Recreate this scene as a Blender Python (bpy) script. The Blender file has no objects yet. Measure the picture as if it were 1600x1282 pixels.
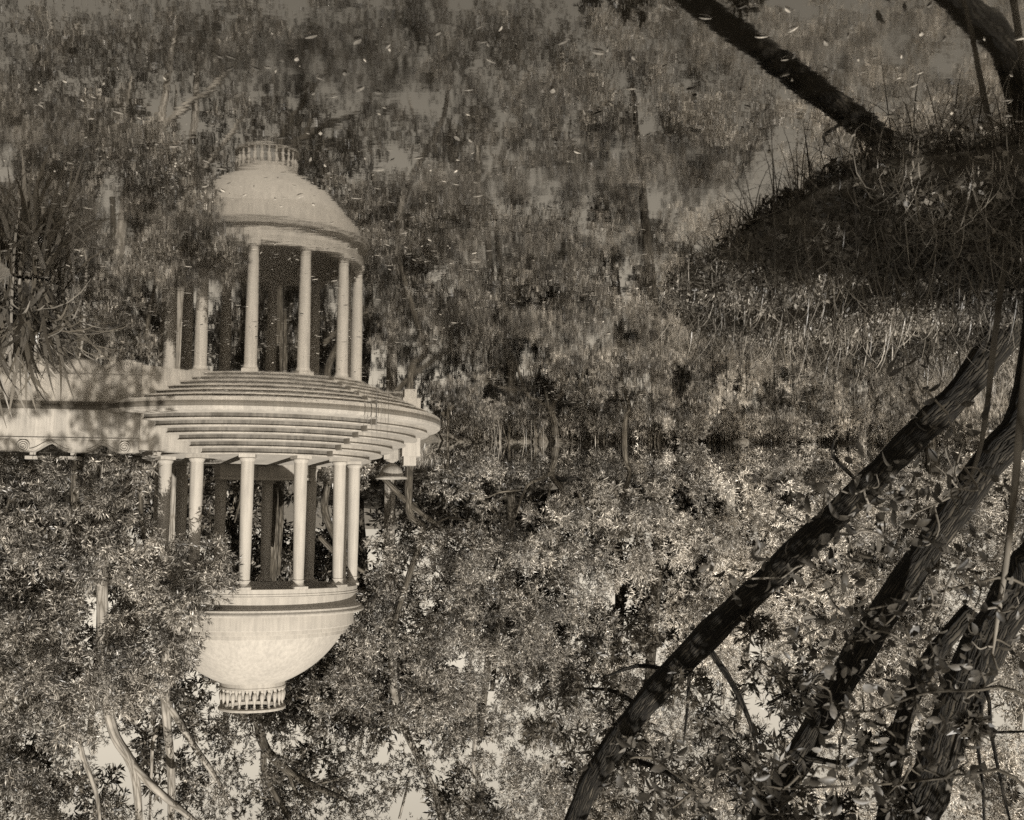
import bpy, math, random
import numpy as np
from mathutils import Vector, Matrix

# ------------------------------------------------------------------ camera, sky, sun, exposure
SC = bpy.context.scene
C = SC.collection
FPX, PW, PH = 1780.0, 1600.0, 1282.0            # focal length and frame in photograph pixels
HCAM = 3.42                                     # lens height above the water
PITCH = math.atan(193.0 / FPX)
cam_d = bpy.data.cameras.new('camera')
cam_d.sensor_width = 36.0
cam_d.lens = 36.0 * FPX / PW
cam_d.clip_start, cam_d.clip_end = 0.1, 2000.0
cam_d.dof.use_dof = True
cam_d.dof.focus_distance = 38.0
cam_d.dof.aperture_fstop = 3.2
cam = bpy.data.objects.new('camera', cam_d)
C.objects.link(cam)
# the print hangs upside down: the camera is rolled half a turn about its axis
cam.matrix_world = (Matrix.Translation((0, 0, HCAM)) @ Matrix.Rotation(math.pi / 2 - PITCH, 4, 'X')
                    @ Matrix.Rotation(math.pi + math.radians(0.2), 4, 'Z'))
SC.camera = cam

SUN_AZ = math.radians(22.0)                     # towards the left behind the camera
SUN_EL = math.radians(38.0)
TO_SUN = Vector((-math.sin(SUN_AZ) * math.cos(SUN_EL), -math.cos(SUN_AZ) * math.cos(SUN_EL), math.sin(SUN_EL)))
world = bpy.data.worlds.new('World')
SC.world = world
world.use_nodes = True
wn, wl = world.node_tree.nodes, world.node_tree.links
wn.clear()
w_out = wn.new('ShaderNodeOutputWorld')
w_bg = wn.new('ShaderNodeBackground')
w_sky = wn.new('ShaderNodeTexSky')
w_sky.sky_type = 'NISHITA'
w_sky.sun_disc = False
w_sky.sun_elevation = SUN_EL
w_sky.sun_rotation = math.atan2(TO_SUN.x, TO_SUN.y)
w_sky.dust_density = 0.3
w_bw = wn.new('ShaderNodeVectorMath')          # blue sensitive plate: the sky prints by its blue light
w_bw.operation = 'DOT_PRODUCT'
w_bw.inputs[1].default_value = (0.0, 0.3, 0.7)
w_tint = wn.new('ShaderNodeMixRGB')
w_tint.blend_type = 'MULTIPLY'
w_tint.inputs[0].default_value = 1.0
w_tint.inputs[2].default_value = (1.0, 0.895, 0.73, 1)
w_bg.inputs['Strength'].default_value = 0.054
wl.new(w_sky.outputs[0], w_bw.inputs[0])
wl.new(w_bw.outputs['Value'], w_tint.inputs[1])
wl.new(w_tint.outputs[0], w_bg.inputs['Color'])
wl.new(w_bg.outputs[0], w_out.inputs[0])

sun_d = bpy.data.lights.new('sun', 'SUN')
sun_d.energy = 5.0
sun_d.angle = math.radians(0.5)
sun_d.color = (1.0, 0.955, 0.885)
sun = bpy.data.objects.new('sun', sun_d)
C.objects.link(sun)
sun.rotation_euler = TO_SUN.to_track_quat('Z', 'Y').to_euler()
sun.location = TO_SUN * 60

SC.view_settings.view_transform = 'Standard'
SC.view_settings.look = 'None'
SC.view_settings.exposure = 0.9
SC.view_settings.gamma = 1.0
SC.view_settings.use_curve_mapping = False
SC.cycles.use_denoising = False
SC.cycles.max_bounces = 8
SC.cycles.diffuse_bounces = 3
SC.cycles.glossy_bounces = 3
SC.cycles.transmission_bounces = 4

random.seed(4)
RNG = np.random.default_rng(11)

# ------------------------------------------------------------------ photograph pixel -> place
FWD = Vector((0, math.cos(PITCH), -math.sin(PITCH)))
UPV = Vector((0, math.sin(PITCH), math.cos(PITCH)))
def ray(x, y):
    return FWD + Vector((1, 0, 0)) * ((PW / 2 - x) / FPX) + UPV * ((y - PH / 2) / FPX)
def P(x, y, Y):
    "point seen at photograph pixel x, y that lies Y metres in front of the camera"
    d = ray(x, y)
    return Vector((0, 0, HCAM)) + d * (Y / d.y)
def PZ(x, y, z=0.0):
    d = ray(x, y)
    return Vector((0, 0, HCAM)) + d * ((z - HCAM) / d.z)

# ------------------------------------------------------------------ materials (a sepia toned print: warm greys)
def S(v, k=1.0):
    k = k * (1 + 1.0 * max(0.0, 1 - v / 0.16))      # the tone is browner in the darks
    return (v, v * (1 - 0.092 * k), v * (1 - 0.225 * k), 1.0)
def new_mat(name):
    m = bpy.data.materials.new(name)
    m.use_nodes = True
    n, l = m.node_tree.nodes, m.node_tree.links
    n.clear()
    out = n.new('ShaderNodeOutputMaterial')
    b = n.new('ShaderNodeBsdfPrincipled')
    l.new(b.outputs[0], out.inputs[0])
    return m, n, l, b, out
def ramp(n, stops):
    r = n.new('ShaderNodeValToRGB')
    e = r.color_ramp.elements
    while len(e) < len(stops):
        e.new(0.5)
    for k, (p, c) in enumerate(stops):
        e[k].position = p
        e[k].color = c
    return r
def noise(n, l, vec, scale, detail=4.0, rough=0.55, stretch=None):
    t = n.new('ShaderNodeTexNoise')
    t.inputs['Scale'].default_value = scale
    t.inputs['Detail'].default_value = detail
    t.inputs['Roughness'].default_value = rough
    if stretch:
        mp = n.new('ShaderNodeMapping')
        mp.inputs['Scale'].default_value = stretch
        l.new(vec, mp.inputs['Vector'])
        vec = mp.outputs[0]
    l.new(vec, t.inputs['Vector'])
    return t
def stone_mat(name, lo, hi, streak=0.35, dirt=0.25):
    m, n, l, b, out = new_mat(name)
    tc = n.new('ShaderNodeTexCoord')
    a = noise(n, l, tc.outputs['Object'], 1.3, 5)
    s = noise(n, l, tc.outputs['Object'], 2.0, 6, 0.6, (5.0, 5.0, 0.35))
    f = noise(n, l, tc.outputs['Object'], 38.0, 3)
    r1 = ramp(n, [(0.3, S(lo)), (0.7, S(hi))])
    l.new(a.outputs['Fac'], r1.inputs[0])
    r2 = ramp(n, [(0.35, (1 - streak,) * 3 + (1,)), (0.62, (1, 1, 1, 1))])
    l.new(s.outputs['Fac'], r2.inputs[0])
    mx = n.new('ShaderNodeMixRGB'); mx.blend_type = 'MULTIPLY'; mx.inputs[0].default_value = 1.0
    l.new(r1.outputs[0], mx.inputs[1]); l.new(r2.outputs[0], mx.inputs[2])
    r3 = ramp(n, [(0.3, (1 - dirt,) * 3 + (1,)), (0.5, (1, 1, 1, 1))])
    l.new(f.outputs['Fac'], r3.inputs[0])
    mx2 = n.new('ShaderNodeMixRGB'); mx2.blend_type = 'MULTIPLY'; mx2.inputs[0].default_value = 1.0
    l.new(mx.outputs[0], mx2.inputs[1]); l.new(r3.outputs[0], mx2.inputs[2])
    l.new(mx2.outputs[0], b.inputs['Base Color'])
    b.inputs['Roughness'].default_value = 0.85
    bp = n.new('ShaderNodeBump'); bp.inputs['Strength'].default_value = 0.25; bp.inputs['Distance'].default_value = 0.02
    l.new(f.outputs['Fac'], bp.inputs['Height']); l.new(bp.outputs[0], b.inputs['Normal'])
    return m
def leaf_mat(name, lo, hi, trans=0.12, rough=0.45, spec=0.5):
    m, n, l, b, out = new_mat(name)
    g = n.new('ShaderNodeNewGeometry')
    r = ramp(n, [(0.0, S(lo)), (0.5, S(lo + (hi - lo) * 0.32)), (1.0, S(hi))])
    l.new(g.outputs['Random Per Island'], r.inputs[0])
    tc = n.new('ShaderNodeTexCoord')
    bough = noise(n, l, tc.outputs['Object'], 0.75, 3, 0.6)       # older and younger boughs
    rb = ramp(n, [(0.38, (0.36,) * 3 + (1,)), (0.60, (1.3,) * 3 + (1,))])
    l.new(bough.outputs['Fac'], rb.inputs[0])
    mb = n.new('ShaderNodeMixRGB'); mb.blend_type = 'MULTIPLY'; mb.inputs[0].default_value = 1.0
    l.new(r.outputs[0], mb.inputs[1]); l.new(rb.outputs[0], mb.inputs[2])
    r = mb
    l.new(r.outputs[0], b.inputs['Base Color'])
    b.inputs['Roughness'].default_value = rough
    b.inputs['Specular IOR Level'].default_value = spec
    t = n.new('ShaderNodeBsdfTranslucent')
    l.new(r.outputs[0], t.inputs['Color'])
    mx = n.new('ShaderNodeMixShader'); mx.inputs[0].default_value = trans
    l.new(b.outputs[0], mx.inputs[1]); l.new(t.outputs[0], mx.inputs[2])
    l.new(mx.outputs[0], out.inputs[0])
    return m
def bark_mat(name, lo, hi, scale=9.0, bump=0.9, dist=0.05):
    m, n, l, b, out = new_mat(name)
    tc = n.new('ShaderNodeTexCoord')
    uv = n.new('ShaderNodeUVMap')
    v = n.new('ShaderNodeTexVoronoi'); v.feature = 'DISTANCE_TO_EDGE'
    mp = n.new('ShaderNodeMapping'); mp.inputs['Scale'].default_value = (scale * 1.7, scale * 0.26, 1)
    nz = noise(n, l, uv.outputs[0], scale * 0.7, 4)
    ad = n.new('ShaderNodeMixRGB'); ad.blend_type = 'LINEAR_LIGHT'; ad.inputs[0].default_value = 0.035
    l.new(uv.outputs[0], ad.inputs[1]); l.new(nz.outputs['Color'], ad.inputs[2])
    l.new(ad.outputs[0], mp.inputs['Vector']); l.new(mp.outputs[0], v.inputs['Vector'])
    v.inputs['Scale'].default_value = 1.0
    big = noise(n, l, tc.outputs['Object'], 1.7, 4)
    r = ramp(n, [(0.0, S(lo * 0.45)), (0.12, S(lo)), (0.5, S(hi))])
    l.new(v.outputs['Distance'], r.inputs[0])
    r2 = ramp(n, [(0.3, (0.6,) * 3 + (1,)), (0.7, (1.15,) * 3 + (1,))])
    l.new(big.outputs['Fac'], r2.inputs[0])
    mx = n.new('ShaderNodeMixRGB'); mx.blend_type = 'MULTIPLY'; mx.inputs[0].default_value = 1.0
    l.new(r.outputs[0], mx.inputs[1]); l.new(r2.outputs[0], mx.inputs[2])
    l.new(mx.outputs[0], b.inputs['Base Color'])
    b.inputs['Roughness'].default_value = 0.9
    b.inputs['Specular IOR Level'].default_value = 0.25
    bp = n.new('ShaderNodeBump'); bp.inputs['Strength'].default_value = bump; bp.inputs['Distance'].default_value = dist
    rr = ramp(n, [(0.0, (0, 0, 0, 1)), (0.25, (1, 1, 1, 1))])
    l.new(v.outputs['Distance'], rr.inputs[0])
    l.new(rr.outputs[0], bp.inputs['Height']); l.new(bp.outputs[0], b.inputs['Normal'])
    return m
def ground_mat():
    m, n, l, b, out = new_mat('earth_and_litter')
    tc = n.new('ShaderNodeTexCoord')
    a = noise(n, l, tc.outputs['Object'], 0.9, 6, 0.65)
    f = noise(n, l, tc.outputs['Object'], 9.0, 6, 0.7)
    r = ramp(n, [(0.32, S(0.035)), (0.5, S(0.08)), (0.72, S(0.17))])
    mx = n.new('ShaderNodeMixRGB'); mx.inputs[0].default_value = 0.55
    l.new(a.outputs['Fac'], mx.inputs[1]); l.new(f.outputs['Fac'], mx.inputs[2])
    l.new(mx.outputs[0], r.inputs[0]); l.new(r.outputs[0], b.inputs['Base Color'])
    b.inputs['Roughness'].default_value = 0.95
    bp = n.new('ShaderNodeBump'); bp.inputs['Strength'].default_value = 0.8; bp.inputs['Distance'].default_value = 0.12
    l.new(f.outputs['Fac'], bp.inputs['Height']); l.new(bp.outputs[0], b.inputs['Normal'])
    return m
def water_mat():
    m, n, l, b, out = new_mat('still_pond_water')
    tc = n.new('ShaderNodeTexCoord')
    w1 = noise(n, l, tc.outputs['Object'], 1.0, 3, 0.5, (1.6, 3.2, 1))
    w2 = noise(n, l, tc.outputs['Object'], 1.0, 2, 0.5, (9.0, 22.0, 1))
    w3 = noise(n, l, tc.outputs['Object'], 1.0, 2, 0.5, (0.25, 0.35, 1))
    bp1 = n.new('ShaderNodeBump'); bp1.inputs['Strength'].default_value = 1.0; bp1.inputs['Distance'].default_value = 0.0006
    bp2 = n.new('ShaderNodeBump'); bp2.inputs['Strength'].default_value = 1.0; bp2.inputs['Distance'].default_value = 0.00005
    l.new(w1.outputs['Fac'], bp1.inputs['Height']); l.new(w2.outputs['Fac'], bp2.inputs['Height'])
    l.new(bp1.outputs[0], bp2.inputs['Normal'])
    b.inputs['Base Color'].default_value = S(0.005)
    b.inputs['Roughness'].default_value = 0.045
    b.inputs['IOR'].default_value = 1.333
    b.inputs['Specular IOR Level'].default_value = 0.3
    gl = n.new('ShaderNodeBsdfGlossy')
    gl.inputs['Color'].default_value = S(0.92, 0.2)
    r = ramp(n, [(0.36, (0.006,) * 3 + (1,)), (0.60, (0.036,) * 3 + (1,))])
    l.new(w3.outputs['Fac'], r.inputs[0])
    l.new(r.outputs[0], gl.inputs['Roughness'])
    mx = n.new('ShaderNodeMixShader')
    fr = n.new('ShaderNodeFresnel'); fr.inputs['IOR'].default_value = 1.33
    l.new(bp2.outputs[0], fr.inputs['Normal'])
    fm = n.new('ShaderNodeMath'); fm.operation = 'MULTIPLY_ADD'; fm.inputs[1].default_value = 0.55; fm.inputs[2].default_value = 0.40
    l.new(fr.outputs[0], fm.inputs[0]); l.new(fm.outputs[0], mx.inputs[0])
    l.new(b.outputs[0], mx.inputs[1]); l.new(gl.outputs[0], mx.inputs[2])
    l.new(bp2.outputs[0], b.inputs['Normal']); l.new(bp2.outputs[0], gl.inputs['Normal'])
    l.new(mx.outputs[0], out.inputs[0])
    return m
def plain_mat(name, v, rough=0.8):
    m, n, l, b, out = new_mat(name)
    tc = n.new('ShaderNodeTexCoord')
    a = noise(n, l, tc.outputs['Object'], 14.0, 4)
    r = ramp(n, [(0.3, S(v * 0.7)), (0.7, S(v * 1.25))])
    l.new(a.outputs['Fac'], r.inputs[0]); l.new(r.outputs[0], b.inputs['Base Color'])
    b.inputs['Roughness'].default_value = rough
    return m

M_STONE = stone_mat('white_temple_stone', 0.24, 0.285, 0.20, 0.03)
M_STEP = stone_mat('weathered_step_stone', 0.20, 0.29, 0.22, 0.2)
M_WALL = stone_mat('stained_wall_render', 0.20, 0.29, 0.28, 0.2)
M_RISER = stone_mat('shade_painted_riser', 0.05, 0.15, 0.4, 0.25)  # dark tone stands in for shade on the front risers
M_DARKSTONE = stone_mat('dark_stone', 0.06, 0.10, 0.2, 0.2)
M_WATER = water_mat()
M_GROUND = ground_mat()
M_LEAF_OLE = leaf_mat('narrow_olive_leaf', 0.05, 0.42)
M_LEAF_PALE = leaf_mat('silvery_willow_leaf', 0.08, 0.54)
M_LEAF_BRIGHT = leaf_mat('bright_willow_leaf', 0.20, 0.70)
M_LEAF_DARK = leaf_mat('dark_evergreen_leaf', 0.02, 0.20)
M_LEAF_OAK = leaf_mat('broad_oak_leaf', 0.03, 0.16, 0.25)
M_LEAF_LIGHT = leaf_mat('pale_shrub_leaf', 0.26, 0.42, 0.2)
M_BLADE = leaf_mat('strap_blade', 0.08, 0.30, 0.15)
M_GRASS = leaf_mat('dry_grass', 0.14, 0.48, 0.2)
M_GRASS_DARK = leaf_mat('green_grass', 0.06, 0.28, 0.2)
M_FLOAT = leaf_mat('fallen_leaf', 0.16, 0.50, 0.05)
M_BARK = bark_mat('rough_oak_bark', 0.016, 0.058, 13.0, 0.9, 0.05)
M_BARK_PALE = bark_mat('pale_smooth_bark', 0.22, 0.34, 3.0, 0.35, 0.02)
M_BARK_MID = bark_mat('grey_brown_bark', 0.06, 0.13, 7.0, 0.6, 0.03)
M_TWIG = bark_mat('sapling_bark', 0.13, 0.22, 4.0, 0.3, 0.01)

# ------------------------------------------------------------------ helpers
class MB:
    def __init__(s):
        s.v, s.f, s.uv = [], [], {}
    def add(s, vs, fs):
        o = len(s.v)
        s.v += [tuple(q) for q in vs]
        s.f += [tuple(i + o for i in t) for t in fs]
    def box(s, c, size, rz=0.0, taper=1.0):
        hx, hy, hz = size[0] / 2, size[1] / 2, size[2] / 2
        vs = []
        for dz in (-1, 1):
            t = 1.0 if dz < 0 else taper
            for dx, dy in ((-1, -1), (1, -1), (1, 1), (-1, 1)):
                x, y = dx * hx * t, dy * hy * t
                vs.append((c[0] + x * math.cos(rz) - y * math.sin(rz), c[1] + x * math.sin(rz) + y * math.cos(rz), c[2] + dz * hz))
        s.add(vs, [(0, 3, 2, 1), (4, 5, 6, 7), (0, 1, 5, 4), (1, 2, 6, 5), (2, 3, 7, 6), (3, 0, 4, 7)])
        return s
    def lathe(s, prof, n=64, a0=None, a1=None, cap=True, closed=False):
        "prof = (r, z) from the bottom outside upward; angle 0 faces -Y, positive towards -X"
        full = a0 is None
        if full:
            a0, a1 = 0.0, 2 * math.pi
        m = n if full else n + 1
        o = len(s.v)
        k = len(prof)
        for i in range(m):
            a = a0 + (a1 - a0) * i / n
            for r, z in prof:
                s.v.append((-r * math.sin(a), -r * math.cos(a), z))
        for i in range(n):
            j = (i + 1) % m if full else i + 1
            for q in range(k if closed else k - 1):
                q2 = (q + 1) % k
                s.f.append((o + i * k + q, o + i * k + q2, o + j * k + q2, o + j * k + q))
        if not full and cap:
            s.f.append(tuple(o + q for q in range(k)))
            s.f.append(tuple(o + n * k + q for q in reversed(range(k))))
        return s
    def tube(s, pts, rad, n=8, wob=0.0, cap=True):
        pts = [Vector(p) for p in pts]
        o = len(s.v)
        up = Vector((0.31, 0.57, 0.76))
        L = 0.0
        rings = []
        for i, p in enumerate(pts):
            t = (pts[min(i + 1, len(pts) - 1)] - pts[max(i - 1, 0)]).normalized()
            if i:
                L += (p - pts[i - 1]).length
            a = t.cross(up).normalized()
            b = t.cross(a).normalized()
            for k in range(n):
                q = 2 * math.pi * k / n
                r = rad[i] * (1 + (random.uniform(-wob, wob) if wob else 0))
                s.v.append(tuple(p + (a * math.cos(q) + b * math.sin(q)) * r))
            rings.append(L)
        rm = max(rad)
        for i in range(len(pts) - 1):
            for k in range(n):
                k2 = (k + 1) % n
                s.uv[len(s.f)] = ((k / n * 6.28 * rm, rings[i]), (k / n * 6.28 * rm, rings[i + 1]),
                                  ((k + 1) / n * 6.28 * rm, rings[i + 1]), ((k + 1) / n * 6.28 * rm, rings[i]))
                s.f.append((o + i * n + k, o + (i + 1) * n + k, o + (i + 1) * n + k2, o + i * n + k2))
        if cap:
            s.f.append(tuple(o + k for k in reversed(range(n))))
            s.f.append(tuple(o + (len(pts) - 1) * n + k for k in range(n)))
        return s
    def mesh(s, name, mat, sharp=40):
        me = bpy.data.meshes.new(name)
        me.from_pydata(s.v, [], s.f)
        if s.uv:
            u = me.uv_layers.new(name='UVMap')
            for fi, c in s.uv.items():
                ls = me.polygons[fi].loop_start
                for k in range(4):
                    u.data[ls + k].uv = c[k]
        me.materials.append(mat)
        me.shade_smooth()
        me.set_sharp_from_angle(angle=math.radians(sharp))
        me.update()
        return me
    def build(s, name, mat, parent=None, sharp=40):
        return link(name, s.mesh(name, mat, sharp), parent)
def link(name, data, parent=None, loc=None, rot=None):
    o = bpy.data.objects.new(name, data)
    C.objects.link(o)
    if loc is not None:
        o.location = loc
    if rot is not None:
        o.rotation_euler = rot
    if parent is not None:
        o.parent = parent
    return o
def tag(o, label=None, cat=None, group=None, kind=None):
    for k, v in (('label', label), ('category', cat), ('group', group), ('kind', kind)):
        if v:
            o[k] = v
    return o
def thing(name, label, cat, loc=(0, 0, 0), rz=0.0, group=None):
    o = link(name, None, None, loc, (0, 0, rz))
    o.empty_display_size = 0.2
    return tag(o, label, cat, group)
def smooth(pts, n=5):
    "Catmull-Rom through points"
    pts = [Vector(p) for p in pts]
    q = [pts[0] * 2 - pts[1]] + pts + [pts[-1] * 2 - pts[-2]]
    out = []
    for i in range(1, len(q) - 2):
        for k in range(n):
            t = k / n
            a, b, c, d = q[i - 1], q[i], q[i + 1], q[i + 2]
            out.append(0.5 * ((2 * b) + (c - a) * t + (2 * a - 5 * b + 4 * c - d) * t * t + (3 * b - a - 3 * c + d) * t ** 3))
    out.append(pts[-1])
    return out
def lerp_rad(rads, n):
    xs = np.linspace(0, len(rads) - 1, n)
    return list(np.interp(xs, range(len(rads)), rads))

def unit(a):
    return a / np.maximum(np.linalg.norm(a, axis=1, keepdims=True), 1e-9)
def quads_mesh(name, v, mat):
    "v: (N,4,3) quads, each one an island"
    n = len(v)
    me = bpy.data.meshes.new(name)
    me.vertices.add(4 * n)
    me.vertices.foreach_set('co', np.ascontiguousarray(v, dtype=np.float32).ravel())
    me.loops.add(4 * n)
    me.loops.foreach_set('vertex_index', np.arange(4 * n, dtype=np.int32))
    me.polygons.add(n)
    me.polygons.foreach_set('loop_start', np.arange(0, 4 * n, 4, dtype=np.int32))
    me.update(calc_edges=True)
    me.materials.append(mat)
    return me
def leaves(tips, dirs, k, L, W, spread=0.9, droop=0.0, stem=0.6):
    "k narrow leaves round every twig tip -> (N,4,3)"
    n = len(tips) * k
    d0 = np.repeat(dirs, k, axis=0)
    d = unit(d0 + RNG.normal(size=(n, 3)) * spread)
    base = np.repeat(tips, k, axis=0) - d0 * (RNG.random((n, 1)) * L * stem * 1.5) + RNG.normal(size=(n, 3)) * L * 0.12
    side = unit(np.cross(d, RNG.normal(size=(n, 3))))
    nrm = np.cross(d, side)
    ln = L * RNG.uniform(0.6, 1.25, (n, 1))
    wd = W * RNG.uniform(0.7, 1.25, (n, 1))
    v = np.empty((n, 4, 3))
    v[:, 0] = base
    mid = base + d * ln * 0.45 + nrm * wd * 0.25
    v[:, 1] = mid + side * wd * 0.5
    v[:, 2] = base + d * ln
    v[:, 2, 2] -= droop * ln[:, 0]
    v[:, 3] = mid - side * wd * 0.5
    return v
def clump_tips(blobs, dens, up=0.35, subr=0.29, shell=(0.55, 1.08)):
    "twig tips on lumpy sub-clumps around every blob (centre, radius, flatten)"
    T, D = [], []
    for c, R, fl in blobs:
        ns = max(7, int(12 + R * 4))
        u = unit(RNG.normal(size=(ns, 3)))
        sc = u * R * RNG.uniform(0.45, 0.95, (ns, 1))
        for j in range(ns):
            rs = R * subr * RNG.uniform(0.65, 1.25)
            nt = max(4, int(4 * math.pi * rs * rs * dens))
            w = unit(RNG.normal(size=(nt, 3)))
            p = w * rs * RNG.uniform(shell[0], shell[1], (nt, 1)) + sc[j]
            p[:, 2] *= fl
            q = w + u[j] * 0.4
            q[:, 2] += up
            keep = (p[:, 1] < 0.15 * R) | (RNG.random(nt) < 0.45)      # crowns are thinner on their shaded far side
            T.append(p[keep] + np.array(c))
            D.append(unit(q[keep]))
    return np.concatenate(T), np.concatenate(D)
LEAFCOUNT = [0]
def crown(parent, blobs, mat, dens=9, k=10, L=0.17, W=0.04, up=0.35, droop=0.0, spread=0.85, name='crown'):
    T, D = clump_tips(blobs, dens, up)
    if L < 0.215:
        L, W = L * 0.83, W * 0.86
    v = leaves(T, D, k, L, W, spread, droop)
    v -= np.array(parent.matrix_basis.translation)
    LEAFCOUNT[0] += len(v)
    return link(name, quads_mesh(name, v, mat), parent)
def limb(parent, px, rads, mat, name='limb', n=9, sub=5, wob=0.05):
    "tube through photograph pixels (x, y, Y), radii in metres"
    pts = smooth([P(*q) for q in px], sub)
    o = parent.matrix_basis.translation
    m = MB().tube([p - o for p in pts], lerp_rad(rads, len(pts)), n, wob)
    return m.build(name, mat, parent, 80)

# ------------------------------------------------------------------ the ground and the pond
TX, TY = P(402, 830, 35.6).x, 35.6
def pz(x, y):
    q = PZ(x, y, 0.0)
    return (q.x, q.y)
LAKE = [(-3.0, 5.2), (0.0, 5.0), (4.0, 5.6), (5.9, 8.0), (6.6, 12.0), (6.75, 14.5), (6.72, 15.9), (7.6, 17.2), (9.0, 20.5),
        (20.0, 24.0), (30, 27), (30, 31.7), (14, 31.4), (TX + 2.4, TY - 3.9), (TX, TY - 3.0), (TX - 3.4, TY + 1.0), (TX - 5.0, TY + 4.0),
        pz(690, 690), pz(760, 692), pz(850, 690), pz(930, 694), pz(1000, 692), pz(1080, 697), pz(1160, 690), pz(1260, 697), pz(1340, 690), pz(1420, 700),
        (-21, 43.0), (-21, 31.0), pz(1500, 560), pz(1380, 540), pz(1280, 524), pz(1180, 512), pz(1100, 500), pz(1066, 478), pz(1060, 445),
        pz(1100, 405), pz(1180, 352), pz(1270, 305), pz(1350, 272), pz(1420, 245), pz(1500, 236), pz(1620, 225), (-7.2, 9.2), (-6.0, 6.6)]
def lake_sd(X, Y):
    "signed distance to the shore: negative on the water"
    poly = np.array(LAKE)
    d = np.full(X.shape, 1e9)
    ins = np.zeros(X.shape, bool)
    for i in range(len(poly)):
        a, b = poly[i], poly[(i + 1) % len(poly)]
        e = b - a
        t = np.clip(((X - a[0]) * e[0] + (Y - a[1]) * e[1]) / (e @ e), 0, 1)
        d = np.minimum(d, np.hypot(X - a[0] - t * e[0], Y - a[1] - t * e[1]))
        cr = (a[1] > Y) != (b[1] > Y)
        with np.errstate(divide='ignore', invalid='ignore'):
            xi = a[0] + (Y - a[1]) / (e[1] if abs(e[1]) > 1e-9 else 1e-9) * e[0]
        ins ^= cr & (X < xi)
    return np.where(ins, -d, d)
def wob(X, Y):
    return (np.sin(X * 1.7 + Y * 0.6) + np.sin(Y * 2.1 - X * 0.9 + 1.3) + np.sin(X * 3.9 + 2.0) * np.sin(Y * 3.3)) / 3
def ground_h(X, Y):
    sd = lake_sd(X, Y) + 0.24 * wob(X * 1.3, Y * 1.3)
    rise = 0.30 * (1 - np.exp(-np.maximum(sd, 0) / 0.25))
    far = np.clip((Y - 27) / 10, 0, 1)
    rise = rise + np.minimum(np.maximum(sd, 0) * (0.045 + 0.11 * far), 0.25 + 1.35 * far)
    near = np.clip((5.2 - Y) / 3.6, 0, 1)
    rise = rise + near * near * 1.7 * (sd > 0)
    h = np.where(sd > 0, rise + 0.11 * wob(X * 1.2, Y * 1.1) * np.clip(sd, 0, 1), np.maximum(sd * 0.7, -1.3))
    r = np.hypot(X - TX, Y - TY)
    h = np.where(r < 5.3, np.minimum(h, -0.25), h)
    terr = (X > TX + 1.4) & (Y > 31.1) & (r >= 5.3)
    h = np.where(terr, np.minimum(h, 0.90), h)
    return h
def axis(a, b, st, out):
    core = np.arange(a, b + 1e-6, st)
    g = st * 1.35 ** np.arange(1, 40)
    g = np.cumsum(g)
    g = g[g < out]
    return np.concatenate([(a - g)[::-1], core, b + g])
gx, gy = axis(-24, 24, 0.32, 700), axis(-2, 62, 0.32, 700)
GX, GY = np.meshgrid(gx, gy)
GZ = ground_h(GX, GY)
nx, ny = len(gx), len(gy)
vid = np.arange(nx * ny).reshape(ny, nx)
gf = np.stack([vid[:-1, :-1], vid[:-1, 1:], vid[1:, 1:], vid[1:, :-1]], -1).reshape(-1, 4)
gm = bpy.data.meshes.new('ground')
gm.from_pydata(np.stack([GX, GY, GZ], -1).reshape(-1, 3).tolist(), [], gf.tolist())
gm.materials.append(M_GROUND)
gm.shade_smooth()
tag(link('ground', gm), 'dark earth banks round the pond', None, None, 'structure')

wm = MB()
wm.add([(-40, 2, 0), (45, 2, 0), (45, 60, 0), (-40, 60, 0)], [(0, 1, 2, 3)])
tag(wm.build('water', M_WATER), 'still dark pond mirroring temple and trees', None, None, 'structure')

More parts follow.
